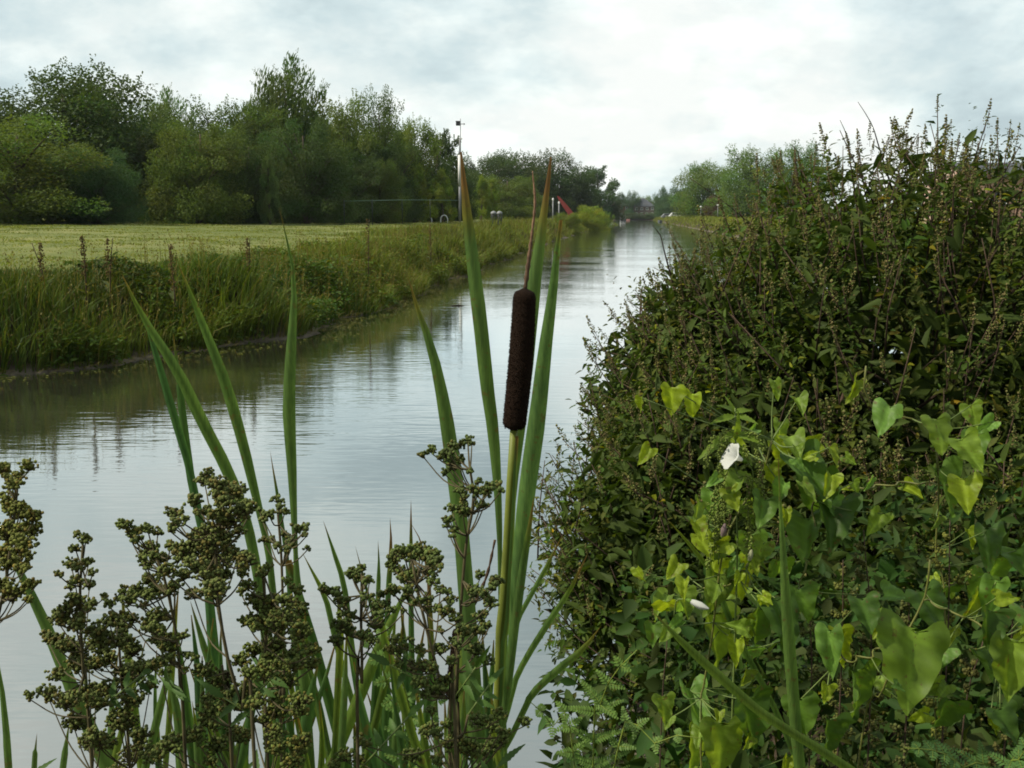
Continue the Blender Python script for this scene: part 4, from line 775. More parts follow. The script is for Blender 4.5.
for q in range(K):
    t = (q + .5) / K; c = start + sd * (ln * t)[:, None] + r.normal(0, .012, (Ns, 3))
    side = nrm(np.cross(sd, r.normal(0, 1, (Ns, 3)))); D = nrm(side + sd * .55 - np.array([0, 0, .12])); L_ = (.045 + .04 * r.random(Ns)) * (1.1 - .5 * t) * lsz
    tt = base_t * (.7 + .6 * r.random((Ns, 1))); yl = r.random(Ns) < .03; tt[yl] = tt[yl] * [2.6, 1.9, .6]; bw = r.random(Ns) < .12; tt[bw] = tt[bw] * [1.3, 1.0, .8]
    leaves(fo, c + side * .012, D, nrm(np.array([0, 0, 1.]) + nn * .4 + .5 * r.normal(0, 1, (Ns, 3))), L_, L_ * (.36 + .1 * r.random(Ns)), tt)
Ni = 36000; k = r.choice(len(EL), Ni); u = nrm(r.normal(0, 1, (Ni, 3))) * (.45 + .53 * r.random((Ni, 1))); c = EC[k] + u * ER[k]; c = c[(c[:, 2] > .3)]
leaves(fo, c, r.normal(0, 1, c.shape), r.normal(0, 1, c.shape) + [0, 0, 1.], .08 + .04 * r.random(len(c)), .035, (.8 + .3 * r.random((len(c), 1))) * np.ones(3))
Ni = 12000; k = r.choice(len(EL), Ni); u = nrm(r.normal(0, 1, (Ni, 3))) * (.3 + .5 * r.random((Ni, 1))); c = EC[k] + u * ER[k]; c = c[(c[:, 2] > .3)]
leaves(fo, c, r.normal(0, 1, c.shape), r.normal(0, 1, c.shape) + [0, -1., .3], .13 + .06 * r.random(len(c)), .065, (.75 + .3 * r.random((len(c), 1))) * np.ones(3))
for i in range(70):
    a = np.array([r.uniform(1.0, 3.4), r.uniform(4.2, 5.5), .5]); b = start[r.integers(Ns)]; mid = (a + b) / 2 + r.normal(0, .08, 3) + [0, 0, .1]
    tube(tw, smooth_path([a, mid, b], 9), np.linspace(.014, .005, 9), 6)
loc = np.array(bush.location, np.float32)
for mbx in (fo, tw): mbx.v = [v - loc for v in mbx.v]
fo.build('foliage', M['bush'], bush); tw.build('branch', M['twig'], bush)
def spike_mesh(seed, nb=90):
    r = np.random.default_rng(seed); m = MB(); L_ = .2
    tube(m, np.array([(0, 0, -.05), (.004, 0, .1), (0, .003, L_)]), [.002, .0016, .0008], 5, (.8, .7, .7)); t = r.random(nb) ** .8; an = r.random(nb) * 6.28
    knots = np.round(t * 9) / 9; rad = .034 * (1.05 - knots) ** .7 * (.3 + .7 * r.random(nb))
    C = np.stack([np.cos(an) * rad, np.sin(an) * rad, L_ * knots + r.normal(0, .004, nb) + rad * .3], 1)
    beads(m, C, .0048 * (.6 + .8 * r.random(nb)), (.6 + .9 * r.random((nb, 1))) * np.where(r.random((nb, 1)) < .35, [.8, 1.1, .7], [1, .9, .9]), .45, r)
    return m
SPK = [spike_mesh(s).mesh('seed_spike', M['brownseed']) for s in (1, 2, 3)]
vis = np.where((nn[:, 2] > -.15) & (r.random(Ns) < .62))[0]
score = nn[vis, 2] * 1.2 - nn[vis, 0] * .5 - nn[vis, 1] * .3 + (pt[vis, 2] - 1) * .5; order = vis[np.argsort(-score)]
def rot_to(d):
    q = Vector((0, 0, 1)).rotation_difference(Vector([float(v) for v in d])); return q
for i, j in enumerate(order[:100]):
    o = bpy.data.objects.new('seed_spike', SPK[i % 3]); COL.objects.link(o); o.parent = bush
    d = nrm(sd[j] + np.array([0, 0, .5])); o.rotation_mode = 'QUATERNION'; o.rotation_quaternion = rot_to(d); o.location = [float(v) for v in pt[j] - loc]; s = .3 + .28 * r.random(); o.scale = (s, s, s)
rest = MB(); raw = [spike_mesh(s, 55) for s in (4, 5)]
for i, j in enumerate(order[100:1500]):
    src = raw[i % 2]; V = np.concatenate(src.v); q = np.array(rot_to(nrm(sd[j] + np.array([0, 0, .35]))).to_matrix()); s = .3 + .4 * r.random()
    rest.add((V * s) @ q.T + pt[j] - loc, [f for f in src.f], np.concatenate(src.t))
o = rest.build('seed_spikes', M['brownseed'], bush); o['kind'] = 'stuff'
for px0, py0, px1, py1, Y in ((690, 178, 766, 240, 5.2), (858, 102, 880, 150, 4.9), (840, 120, 850, 160, 4.9), (652, 225, 664, 250, 5), (792, 145, 800, 165, 5)):
    m = MB(); a, b = P(px1, py1, Y), P(px0, py0, Y - .1); tube(m, smooth_path([a + (a - b) * 1.2 - [0, 0, .1], a, (a + b) / 2 + [.01, 0, .01], b], 12) - loc, np.linspace(.006, .0012, 12), 5); m.build('bare_twig', M['twig'], bush)

# ------------------------------------------------------------------ undergrowth, bindweed, nettle, ferns
ug = MB(); us = MB(); r = np.random.default_rng(60); n = 16000
x = r.uniform(.12, 2.3, n); y = r.uniform(1.75, 3.4, n); k_ = x < y * .62 + .1; x, y = x[k_], y[k_]; n = len(x)
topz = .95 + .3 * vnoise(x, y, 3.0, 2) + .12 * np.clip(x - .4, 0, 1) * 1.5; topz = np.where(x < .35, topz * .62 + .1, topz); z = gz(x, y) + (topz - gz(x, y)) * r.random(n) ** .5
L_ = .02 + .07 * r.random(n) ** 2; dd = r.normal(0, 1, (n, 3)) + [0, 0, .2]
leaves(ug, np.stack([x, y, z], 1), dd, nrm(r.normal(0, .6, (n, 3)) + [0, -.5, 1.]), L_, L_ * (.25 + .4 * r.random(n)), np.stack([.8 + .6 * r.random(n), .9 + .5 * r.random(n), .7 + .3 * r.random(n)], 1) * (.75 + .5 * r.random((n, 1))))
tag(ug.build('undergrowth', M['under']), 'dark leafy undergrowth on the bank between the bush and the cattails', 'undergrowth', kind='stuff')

HEART = np.array([(0, -.02), (.14, .14), (.3, .2), (.43, .12), (.47, -.04), (.43, -.24), (.33, -.5), (.18, -.78), (0, -1.0)])
def heart_leaf(c, ang, L_, W_, nrm_v, tint, r, holes=None, curl=.16):
    """arrow-heart blade: c its stalk joint, ang the way the tip points in the picture plane"""
    nv = nrm(np.asarray(nrm_v, float)); t0 = np.array([math.sin(ang), 0, -math.cos(ang)]); T = nrm(t0 - nv * np.dot(t0, nv)); Sd = np.cross(nv, T); fold = r.uniform(.1, .75); asym = r.normal(0, .12); jg = r.normal(0, .07, (10, 2)); skew = r.normal(0, .12)
    V, Fq, tc = [], [], []; wv = r.normal(0, 1, 6); ks = np.array([.2, .12, .0, -.15, -.3, -.45, -.6, -.75, -.9, -1.]); ko = np.array([.40, .5, .52, .48, .43, .36, .28, .19, .08, .0])
    rows = np.concatenate([np.linspace(.2, -.9, 22), [-.95, -1.]]); cs = np.array([-1, -.8, -.55, -.28, 0, .28, .55, .8, 1.]); nr_, nc_ = len(rows), len(cs)
    for i, yy in enumerate(rows):
        out_ = np.interp(-yy, -ks, ko); j_ = [np.interp(-yy * 9, np.arange(10), jg[:, q]) for q in (0, 1)]
        for s in cs:
            y2 = yy if yy <= .05 else .05 + (yy - .05) * min(1, abs(s) * 1.6) ** 1.5 - .05 * (1 - abs(s))
            xx = s * out_ * (1 + j_[int(s > 0)] + asym * s) + skew * yy ** 2 * .5 + .012 * math.sin(11 * yy + 3 * s + wv[0])
            hgt = fold * abs(s) * out_ * .8 + curl * (-(yy + .2) ** 2) * .9 + .06 * math.sin(5 * yy + wv[1]) * s + .05 * math.sin(12 * xx + wv[2] + 4 * yy) + .03 * math.sin(17 * yy + wv[3]) * abs(s)
            V.append(c + Sd * xx * W_ + T * (-y2) * L_ + nv * hgt * L_)
            ve = max(0., math.cos(2 * PI * (yy - .5 * abs(xx)) * 5.5)) ** 8
            tc.append((.88 + .45 * (s == 0) + .28 * ve * (abs(s) < .9)) * (1 + .12 * math.sin(6 * xx + wv[4]) * math.sin(5 * yy + wv[5])))
    for i in range(nr_ - 1):
        for j in range(nc_ - 1): Fq.append((i * nc_ + j, i * nc_ + j + 1, i * nc_ + nc_ + 1 + j, i * nc_ + nc_ + j))
    tt = np.tile(np.asarray(tint, float), (len(V), 1)) * np.array(tc)[:, None]
    m = MB(); m.add(V, [np.array(Fq)], tt); return m
BR, LM, MG, DG, PG = W(1.5, 1.25, .5), W(1.05, 1.0, .8), W(.68, .78, .7), W(.42, .52, .5), W(1.0, 1.15, 1.3)
def bindweed(name, label, stems, lvs, Y, seed, fill=None):
    r = np.random.default_rng(seed); fx = stems[0][-1]; b = P(fx[0], fx[1], Y); z0 = float(gz(b[0], Y)); o = thing(name, (b[0], Y, z0), label, 'bindweed', 'bindweed scrambling over the undergrowth')
    sp = []
    for i, s in enumerate(stems):
        pts = px_path(s, Y)
        if i == 0: pts = pts + [np.array([b[0], Y, z0 - .02])]
        pts = smooth_path(pts, 40); pts = pts + np.stack([.003 * np.sin(np.arange(40) * .9), .01 * np.sin(np.arange(40) * .7), 0 * np.arange(40)], 1); sp.append(pts)
        m = MB(); tube(m, rel(pts, o), .0018, 6, (1, .75, .7)); m.build('stem', M['stem'], o)
    sp = np.vstack(sp)
    for _ in range(fill or 0):
        k_ = lvs[r.integers(len(lvs))]; z_ = r.uniform(14, 30)
        lvs = lvs + [(k_[0] + r.normal(0, 26), k_[1] + r.normal(0, 30), r.normal(0, 40), z_, z_ * r.uniform(.6, .95), (BR, LM, BR, BR * 1.15, LM * 1.1, PG)[r.integers(6)])]
    for (cx, cy, ang, L_, W_, tint) in lvs:
        Yl = Y + r.normal(0, .06); c = P(cx, cy, Yl); nv = np.array([r.normal(0, .55), -1, .4 + r.normal(0, .45)])
        m = heart_leaf(c, math.radians(ang), L_ * Yl / F, W_ * Yl / F, nv, tint * (.9 + .2 * r.random()), r); m.v = [v - np.array(o.location, np.float32) for v in m.v]
        lf = m.build('leaf', M['bind'], o)
        a = sp[np.argmin(np.linalg.norm(sp - c, axis=1))]
        m = MB(); tube(m, rel(smooth_path([a, (a + c) / 2 + [0, .01, -.008], c], 7), o), .0011, 5); m.build('stalk', M['stem'], lf)
    return o
# ang: 0 tip down, + to the right
bindweed('bindweed', 'bindweed tendril reaching up alone with heart leaves against the dark bush', [[(866, 366), (864, 392), (872, 408), (892, 415), (916, 420), (933, 428), (936, 450), (936, 484), (938, 548), (942, 640)], [(848, 488), (870, 487), (905, 483), (935, 484), (956, 484)]],
    [(856, 381, -32, 28, 15, BR), (890, 407, -15, 34, 30, PG), (936, 420, 2, 36, 34, LM), (962, 440, 30, 38, 30, LM), (974, 436, 12, 40, 26, MG), (938, 470, 10, 50, 34, MG), (964, 480, 12, 36, 34, BR), (905, 486, 50, 22, 16, BR), (872, 478, -40, 16, 9, PG), (853, 488, -80, 14, 8, BR), (968, 530, 10, 20, 12, BR), (988, 530, 8, 46, 30, DG), (1004, 556, -10, 34, 34, MG), (1018, 550, 20, 36, 36, MG), (985, 575, -25, 34, 34, MG), (948, 585, 10, 30, 30, DG)], 2.0, 71, 6)
bindweed('bindweed', 'bindweed mass with lime leaves and white flower draped around the nettle', [[(772, 440), (760, 480), (735, 520), (722, 560), (712, 620), (705, 690), (700, 760)], [(800, 455), (815, 500), (805, 560), (790, 640)], [(752, 560), (735, 580), (705, 590)]],
    [(774, 442, 20, 26, 24, BR), (770, 465, 10, 24, 22, BR), (800, 458, 20, 60, 40, DG), (822, 470, 0, 62, 44, DG), (832, 505, -10, 56, 44, DG), (808, 520, 10, 50, 40, MG), (712, 492, 0, 26, 20, PG), (700, 502, -40, 24, 20, LM), (698, 518, 10, 30, 30, MG), (709, 538, 10, 36, 22, BR * 1.15), (685, 580, 0, 22, 15, BR), (732, 560, 15, 52, 46, BR), (718, 575, -20, 46, 36, LM), (752, 535, 0, 40, 34, MG), (668, 596, -10, 30, 24, LM), (654, 625, 0, 24, 18, MG), (714, 615, 5, 66, 40, LM), (738, 640, 0, 30, 18, BR * 1.2), (690, 690, 8, 66, 26, PG), (722, 725, 0, 62, 56, LM), (700, 730, -10, 50, 30, LM), (746, 700, 10, 54, 54, DG), (778, 600, 0, 66, 44, DG), (760, 610, -15, 40, 34, MG), (765, 500, -20, 34, 30, MG), (780, 560, 20, 40, 34, MG), (740, 480, -20, 24, 20, LM), (800, 590, 10, 36, 32, MG)], 1.9, 72, 72)
bindweed('bindweed', 'bindweed with the largest jagged heart leaf low at right', [[(930, 560), (925, 600), (905, 640), (880, 690), (862, 760)], [(905, 640), (850, 660), (828, 640)], [(925, 600), (970, 620), (1010, 640)]],
    [(830, 632, 5, 52, 28, PG), (840, 632, 15, 46, 26, BR), (855, 672, 5, 54, 64, MG), (880, 676, 20, 24, 24, LM), (916, 632, -12, 86, 78, W(.95, .95, .7)), (925, 592, 10, 48, 50, DG), (996, 582, -5, 48, 28, PG), (1014, 642, 0, 66, 46, LM), (1030, 610, 10, 50, 46, MG), (990, 612, -15, 40, 38, DG), (862, 600, 10, 36, 34, DG), (975, 650, 12, 44, 40, DG), (950, 700, -10, 44, 40, DG), (1000, 710, 10, 40, 38, DG), (830, 720, -6, 46, 40, DG), (800, 700, 10, 40, 40, MG)], 1.75, 73, 16)
def flower(p, d, s, label, closed=False, tint=(1, 1, 1)):
    o = thing('bindweed_flower', p, label, 'flower'); d = nrm(np.asarray(d, float)); u = nrm(np.cross(d, [0, .3, 1])); v = np.cross(d, u); V, k = [], 40
    prof = [(0, .06), (.3, .09), (.55, .15), (.75, .27), (.88, .43), (.97, .6), (.96, .7)] if not closed else [(0, .07), (.3, .14), (.6, .17), (.85, .1), (1, .03)]
    for t, rr in prof:
        for i in range(k):
            a = 2 * PI * i / k; q = rr * (1 + (.09 * t if t > .5 else 0) * math.sin(5 * a) + .03 * t * math.sin(15 * a + 1)) * (1 + .18 * t * math.sin(a + .7)); V.append(d * t * s + (u * math.cos(a) + v * math.sin(a)) * q * s)
    m = MB(); m.add(V, [np.array([(i * k + j, i * k + (j + 1) % k, i * k + k + (j + 1) % k, i * k + k + j) for i in range(len(prof) - 1) for j in range(k)])], tint); m.build('trumpet', M['petal'], o)
    m = MB(); V = np.array([(t * s * .35 - .08 * s) * d for t in (0, .5, 1)]); tube(m, V, [s * .05, s * .12, s * .1], 8, (.9, 1, .7)); m.build('sepal', M['bind'], o)
    m = MB(); tube(m, smooth_path([-.05 * s * d, -.5 * s * d + np.array([0, .2 * s, -.3 * s]), -.6 * s * d + np.array([0, .4 * s, -1.2 * s])], 8), .0012, 5); m.build('stalk', M['stem'], o)
flower(P(746, 462, 1.85), (-.85, -.25, .5), .034, 'open white trumpet flower at the top of the nettle')
flower(P(688, 600, 1.8), (.85, -.4, -.25), .038, 'rolled white bindweed flower low on the left of the lime leaves', True)
flower(P(722, 538, 1.85), (.1, -.3, 1), .03, 'pinkish closed bindweed bud below the nettle', True, (.5, .36, .38))
flower(P(749, 562, 1.84), (.1, -.3, 1), .026, 'cream bindweed bud beside the large lime leaves', True, (.75, .75, .5))
# nettle
nt = thing('nettle', (*P(736, 600, 1.88)[:2], .62), 'nettle with toothed leaves and drooping green catkins behind the lime leaves', 'nettle'); r = np.random.default_rng(80)
m = MB(); tube(m, rel(smooth_path(px_path([(735, 408), (736, 460), (737, 530), (736, 600)], 1.88) + [np.array(nt.location)], 24), nt), np.linspace(.0012, .003, 24), 6); m.build('stem', M['stem'], nt)
def toothed(c, d, nv, L_, W_, tint):
    d = nrm(np.asarray(d, float)); s = nrm(np.cross(d, nv)); nv = np.cross(s, d); k = 15; V = [];
    for i in range(k):
        t = i / (k - 1); w_ = W_ * (math.sin(min(1, t * 1.9 + .12) * PI / 2) * (1 - t) ** .75) * (1.12 if i % 2 else .84); b = c + d * t * L_ - nv * .25 * t * t * L_
        V += [b - s * w_ + nv * w_ * .3, b, b + s * w_ + nv * w_ * .3]
    m = MB(); m.add(V, [np.array([(i * 3 + j, i * 3 + j + 1, i * 3 + j + 4, i * 3 + j + 3) for i in range(k - 1) for j in (0, 1)])], tint); return m
for (so_, pa_, Ys_, sd0) in SWEET:
    r2 = np.random.default_rng(sd0 + 500)
    lo_ = [q for q in pa_ if q[2] < P(0, 695, Ys_)[2]][:18]
    for q in lo_[::5]:
        an = r2.random() * 6.28; d0 = np.array([math.cos(an), .5 * math.sin(an), .55 + .4 * r2.random()]); ln_ = .03 + .03 * r2.random(); tip_ = q + nrm(d0) * ln_; st_ = MB(); tube(st_, rel(np.array([q, q + nrm(d0) * ln_ * .5, tip_]), so_), .0008, 4)
        lf_ = None
        for k in range(5):
            b0 = q + nrm(d0) * ln_ * (.45 + .55 * (k // 2) / 2); sv = nrm(np.cross(d0, [0, -.6, .8])) * (1 if k % 2 else -1); dd_ = d0 if k == 4 else sv + .35 * d0
            m = toothed(b0, dd_, np.array([r2.normal(0, .3), -.7, .7]), (.016 if k < 4 else .024) * (.8 + .4 * r2.random()), .0045, W(.5, .62, .5) * (.7 + .5 * r2.random())); m.v = [v - np.array(so_.location, np.float32) for v in m.v]
            if lf_ is None: lf_ = m
            else: lf_.f += [f_ + lf_.n for f_ in m.f]; lf_.v += m.v; lf_.t += m.t; lf_.n += m.n
        lo = lf_.build('leaf', M['fern'], so_); st_.build('stalk', M['stem'], lo)
for (cx, cy, ex, ey, w_) in ((734, 412, 722, 402, 5), (735, 412, 752, 408, 5), (735, 415, 728, 395, 4), (734, 416, 712, 420, 6), (736, 416, 758, 420, 6), (735, 432, 696, 456, 9), (736, 434, 764, 440, 8), (736, 445, 754, 462, 8), (735, 470, 712, 482, 9), (737, 472, 768, 492, 10), (737, 505, 764, 528, 10), (736, 505, 700, 522, 10), (736, 545, 706, 560, 10), (737, 545, 772, 566, 10), (735, 440, 742, 415, 6)):
    a = P(cx, cy, 1.88); b = P(ex, ey, 1.88 - .04 * r.random()); m = toothed(a, b - a, np.array([.2, -.7, .8]), np.linalg.norm(b - a), w_ * 1.88 / F, LM * .95); m.v = [v - np.array(nt.location, np.float32) for v in m.v]; m.build('leaf', M['bind'], nt)
for i in range(26):
    cy = r.uniform(432, 540); sx = r.choice([-1, 1]); a = P(736 + sx * 2, cy, 1.88 - .02 * r.random()); reach = r.uniform(6, 30) * 1.88 / F; dr = r.uniform(14, 44) * 1.88 / F
    pth = smooth_path([a, a + [sx * reach * .7, -.01, .004], a + [sx * reach, -.015, -dr]], 16); m = MB(); tube(m, rel(pth, nt), .0006, 4)
    C = np.repeat(pth[4:], 4, 0) + r.normal(0, .0026, (48, 3)); beads(m, rel(C, nt), .0019, (1.5, 1.6, 1.2), .4, r); m.build('catkin', M['seed'], nt)
# ferns
def frond(root, pts, plen, pw, seed, tint, tiltn=(.1, -.8, .6), npin=17):
    r = np.random.default_rng(seed); c = smooth_path(pts, npin + 4); T = nrm(np.gradient(c, axis=0)); m = MB(); fs = MB()
    tube(fs, rel(c, root), np.linspace(.0028, .0007, len(c)), 6, (1.4, 1.3, .8)); nv0 = nrm(np.asarray(tiltn, float))
    for i in range(2, len(c) - 1):
        t = i / (len(c) - 1); L0 = plen * math.sin(min(1, t * 2.2 + .3) * PI / 2) * (1 - t) ** .75 + .004
        for s in (-1, 1):
            sdv = nrm(np.cross(T[i], nv0)) * s; d = nrm(sdv + T[i] * .45 + r.normal(0, .08, 3)); k = max(4, int(L0 / .0045)); tt = (np.arange(k) + .5) / k
            ax = c[i] + d * (tt * L0)[:, None] - nv0 * (.25 * tt ** 2 * L0)[:, None]; pl = pw * (1 - tt) ** .8 + .0015
            for s2 in (-1, 1):
                d2 = nrm(nrm(np.cross(d, nv0)) * s2 + d * .5); leaves(m, rel(ax, root), np.tile(d2, (k, 1)), np.tile(nv0, (k, 1)) + r.normal(0, .15, (k, 3)), pl, .0042, tint * (.8 + .4 * r.random((k, 1))), .1)
            tube(fs, rel(np.array([c[i], ax[k // 2], ax[-1]]), root), [.0008, .0006, .0003], 4, (1.2, 1.2, .8))
    fo_ = m.build('fern_leaf', M['fern'], root); fs.build('rib', M['stem'], fo_)
def fern(label, Y, fronds, tint, seed):
    b = P(fronds[0][0][0][0], 820, Y); z = float(gz(b[0], Y)); o = thing('fern', (b[0], Y, z), label, 'fern', 'ferns in the undergrowth')
    for i, (px_pts, plen, pw, tn) in enumerate(fronds):
        pts = [np.array([b[0], Y, z])] + px_path(px_pts, Y, Y - .08); c = smooth_path(pts, 30); st = MB(); k0 = 12
        tube(st, rel(c[:k0 + 1], o), .003, 6); st.build('stalk', M['stem'], o); frond(o, c[k0:], plen, pw, seed + i, tint, tn)
fern('large lacy fern between the cattail and the bindweed', 1.75, [([(593, 768), (598, 712), (611, 678), (637, 650)], .15, .0095, (.1, -.8, .6)), ([(575, 770), (560, 735), (545, 715), (528, 700)], .08, .011, (.2, -.7, .7)), ([(612, 775), (645, 745), (676, 735), (700, 738)], .08, .009, (-.2, -.7, .7))], W(1., 1.05, .9), 81)
fern('small fern in the gap left of the half hidden cattail head', 1.3, [([(405, 770), (392, 700), (375, 650), (352, 628)], .055, .009, (.2, -.8, .5)), ([(420, 775), (432, 720), (440, 690), (452, 670)], .05, .008, (.1, -.9, .4)), ([(410, 775), (412, 720), (395, 660), (372, 610)], .04, .007, (-.3, -.8, .5))], W(.9, 1, .9), 85)
fern('dark fern in the bottom right corner', 1.7, [([(985, 800), (965, 770), (940, 752), (905, 748)], .09, .012, (.1, -.6, .8)), ([(1000, 800), (1015, 765), (1030, 745), (1050, 738)], .09, .012, (-.1, -.6, .8))], W(.6, .75, .8), 89)
# brown-green seeding herbs among the bindweed
def herb(px, top, bot, w, Y, label, seed, col):
    r = np.random.default_rng(seed); b = P(px, bot, Y); z = float(gz(b[0], Y)); o = thing('seeding_herb', (b[0], Y, z), label, 'wildflower', 'brownish seeding herbs at right'); t = P(px + r.normal(0, 8), top, Y)
    main = smooth_path([np.array([b[0], Y, z]), b + [0, 0, .02], t], 30); m = MB(); tube(m, rel(main, o), np.linspace(.003, .001, 30), 6); m.build('stem', M['twig'], o); nb = 26
    tw = MB()
    for i in range(nb):
        k = int(10 + 19 * (i + r.random()) / nb); a = main[min(k, 29)]; an = r.random() * 6.28; ln = w * Y / F * (.3 + .7 * r.random()) * (1.15 - k / 32)
        e = a + np.array([math.cos(an), math.sin(an) * .7, .45 + .3 * r.random()]) * ln; pth = smooth_path([a, (a + e) / 2 + [0, 0, -.1 * ln], e], 8); tube(tw, rel(pth, o), .0007, 4)
        n = 34; C = pth[r.integers(3, 8, n)] + r.normal(0, ln * .13, (n, 3)); s = MB(); beads(s, rel(C, o), .0028 * (.6 + .7 * r.random(n)), col * (.6 + .8 * r.random((n, 1))), .45, r); s.build('seed_spray', M['seed'], o)
    tw.build('twig', M['twig'], o); n = 16; k = r.integers(0, 20, n); a = r.random(n) * 6.28; m = MB()
    leaves(m, rel(main[k], o), np.stack([np.cos(a), np.sin(a), .3 + 0 * a], 1), np.tile([0, -.3, 1.], (n, 1)), .06, .022, (.8, .9, .8)); m.build('foliage', M['bush'], o)
for a in [(870, 530, 700, 62, 1.95, 'brownish seeding herb left of the largest bindweed leaf', 101, W(.9, .75, .7)), (945, 520, 690, 60, 2.0, 'yellow-green seeding herb below the tendril leaves', 102, W(1.2, 1.05, .7)), (1005, 600, 740, 56, 1.9, 'brown seeding herb at the right edge above the corner fern', 103, W(.9, .7, .7)), (905, 590, 740, 48, 1.85, 'dark seeding herb behind the largest bindweed leaf', 104, W(.75, .7, .7)), (810, 600, 740, 56, 1.95, 'dull seeding herb behind the upright grass blade', 105, W(.8, .75, .7)), (660, 640, 770, 42, 2.0, 'dark seeding herb between the fern and the bindweed', 106, W(.7, .75, .75)), (840, 560, 700, 50, 2.05, 'olive seeding herb beneath the dark hanging bindweed leaves', 107, W(1., .9, .7)), (960, 640, 760, 50, 1.8, 'dark brown seeding herb low in the right corner', 108, W(.8, .65, .6))]:
    herb(*a)

# ------------------------------------------------------------------ light
SUN_EL, SUN_AZ = math.radians(46), math.radians(-104)      # azimuth from straight ahead, negative = left
w = bpy.data.worlds.new('World'); S.world = w; w.use_nodes = True; nt_ = w.node_tree; nt_.nodes.clear(); L = nt_.links.new
def N(t, **k):
    n = nt_.nodes.new(t)
    for a, b in k.items(): setattr(n, a, b)
    return n
out = N('ShaderNodeOutputWorld'); sky = N('ShaderNodeTexSky', sky_type='NISHITA', sun_disc=False, sun_elevation=SUN_EL, sun_rotation=SUN_AZ)
bg1 = N('ShaderNodeBackground'); L(sky.outputs[0], bg1.inputs[0]); bg1.inputs[1].default_value = .11
tc = N('ShaderNodeTexCoord'); sp = N('ShaderNodeSeparateXYZ'); L(tc.outputs['Generated'], sp.inputs[0])
zc = N('ShaderNodeMath', operation='MAXIMUM'); L(sp.outputs['Z'], zc.inputs[0]); zc.inputs[1].default_value = 0.
zp = N('ShaderNodeMath', operation='ADD'); L(zc.outputs[0], zp.inputs[0]); zp.inputs[1].default_value = .42
dx, dy = N('ShaderNodeMath', operation='DIVIDE'), N('ShaderNodeMath', operation='DIVIDE')
L(sp.outputs['X'], dx.inputs[0]); L(zp.outputs[0], dx.inputs[1]); L(sp.outputs['Y'], dy.inputs[0]); L(zp.outputs[0], dy.inputs[1])
cb_ = N('ShaderNodeCombineXYZ'); L(dx.outputs[0], cb_.inputs[0]); L(dy.outputs[0], cb_.inputs[1])
def nz(scale, det, off, rough=.55, dist=0.):
    mp = N('ShaderNodeMapping'); mp.inputs['Location'].default_value = off; L(cb_.outputs[0], mp.inputs[0]); n = N('ShaderNodeTexNoise'); n.inputs['Scale'].default_value = scale; n.inputs['Detail'].default_value = det; n.inputs['Roughness'].default_value = rough; n.inputs['Distortion'].default_value = dist
    L(mp.outputs[0], n.inputs['Vector']); return n.outputs['Fac']
def rp(fac, stops):
    r_ = N('ShaderNodeValToRGB'); e = r_.color_ramp.elements
    while len(e) < len(stops): e.new(.5)
    for q, (p_, c) in zip(e, stops): q.position = p_; q.color = (*c, 1)
    L(fac, r_.inputs[0]); return r_.outputs[0]
ccol = rp(nz(1.7, 8, (5.3, 1.2, 0), .58, .15), [(.38, (.50, .61, .64)), (.45, (.63, .755, .775)), (.515, (.79, .88, .87)), (.6, (.95, .98, .95))])
puff = rp(nz(4.2, 9, (2.3, 8.1, 0), .55, .1), [(.46, (.0, .0, .0)), (.62, (.16, .15, .13))])
cm = N('ShaderNodeMix', data_type='RGBA', blend_type='ADD'); cm.inputs[0].default_value = 1.; L(ccol, cm.inputs[6]); L(puff, cm.inputs[7]); ccol = cm.outputs[2]
bg2 = N('ShaderNodeBackground'); L(ccol, bg2.inputs[0])
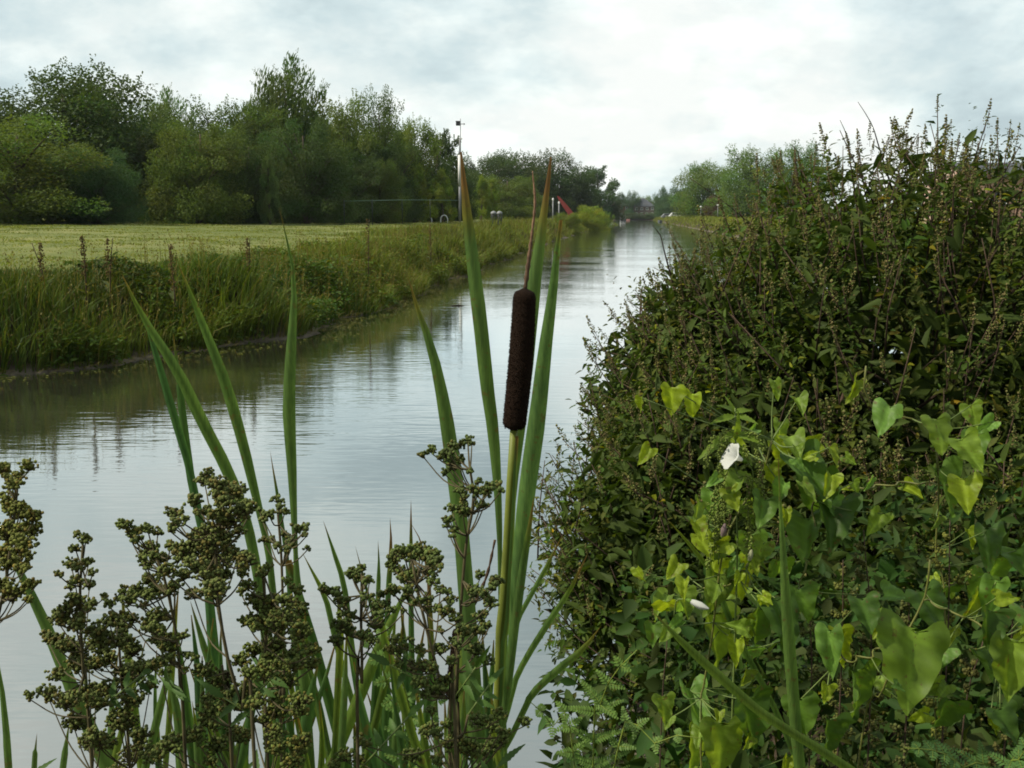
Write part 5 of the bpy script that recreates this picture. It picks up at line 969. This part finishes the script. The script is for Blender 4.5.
# added dimming of the unseen clouds behind the viewer, to darken camera-facing sides
dt = N('ShaderNodeVectorMath', operation='DOT_PRODUCT'); L(tc.outputs['Generated'], dt.inputs[0]); dt.inputs[1].default_value = (-.5, .86, 0)
mr = N('ShaderNodeMapRange', interpolation_type='SMOOTHSTEP'); mr.inputs[1].default_value = -.7; mr.inputs[2].default_value = .5; mr.inputs[3].default_value = .58; mr.inputs[4].default_value = 1.04; L(dt.outputs['Value'], mr.inputs[0]); L(mr.outputs[0], bg2.inputs[1])
cov = rp(nz(.5, 6, (7.7, 4.2, 0), .5, .2), [(.24, (.55, .55, .55)), (.42, (.97, .97, .97))])
mx = N('ShaderNodeMixShader'); L(cov, mx.inputs[0]); L(bg1.outputs[0], mx.inputs[1]); L(bg2.outputs[0], mx.inputs[2]); L(mx.outputs[0], out.inputs[0])
sd_ = bpy.data.lights.new('sun', 'SUN'); sd_.energy = 4.9; sd_.angle = math.radians(2.); sd_.color = (1, .91, .74); so = bpy.data.objects.new('sun', sd_); COL.objects.link(so)
dirv = Vector((math.sin(SUN_AZ) * math.cos(SUN_EL), math.cos(SUN_AZ) * math.cos(SUN_EL), math.sin(SUN_EL))); so.rotation_euler = dirv.to_track_quat('Z', 'Y').to_euler(); so.location = (-40, 40, 60)

HZ = .00012
hz = MB(); box(hz, (0, 1200, 11), (5600, 2900, 26)); ho = hz.build('haze', None, smooth=False); ho.data.materials.clear(); ho['kind'] = 'stuff'; ho['label'] = 'thin pale summer haze over the far canal'; ho['category'] = 'haze'
hm = bpy.data.materials.new('haze'); hm.use_nodes = True; hm.node_tree.nodes.clear(); o_ = hm.node_tree.nodes.new('ShaderNodeOutputMaterial'); pv = hm.node_tree.nodes.new('ShaderNodeVolumePrincipled')
pv.inputs['Color'].default_value = (.82, .92, 1, 1); pv.inputs['Density'].default_value = HZ; pv.inputs['Anisotropy'].default_value = .1; hm.node_tree.links.new(pv.outputs[0], o_.inputs['Volume']); ho.data.materials.append(hm)

# ------------------------------------------------------------------ render settings
vs = S.view_settings; vs.view_transform = 'Standard'; vs.look = 'None'; vs.exposure = 0.; vs.gamma = 1.; vs.use_curve_mapping = False
S.render.engine = 'CYCLES'; cy = S.cycles; cy.max_bounces = 6; cy.diffuse_bounces = 3; cy.glossy_bounces = 3; cy.transmission_bounces = 4; cy.transparent_max_bounces = 4
cy.use_denoising = True; cy.denoising_prefilter = 'ACCURATE'; cy.use_adaptive_sampling = True; cy.adaptive_threshold = .008; cy.caustics_reflective = False; cy.caustics_refractive = False; cy.filter_width = 1.8; cy.sample_clamp_indirect = 3.
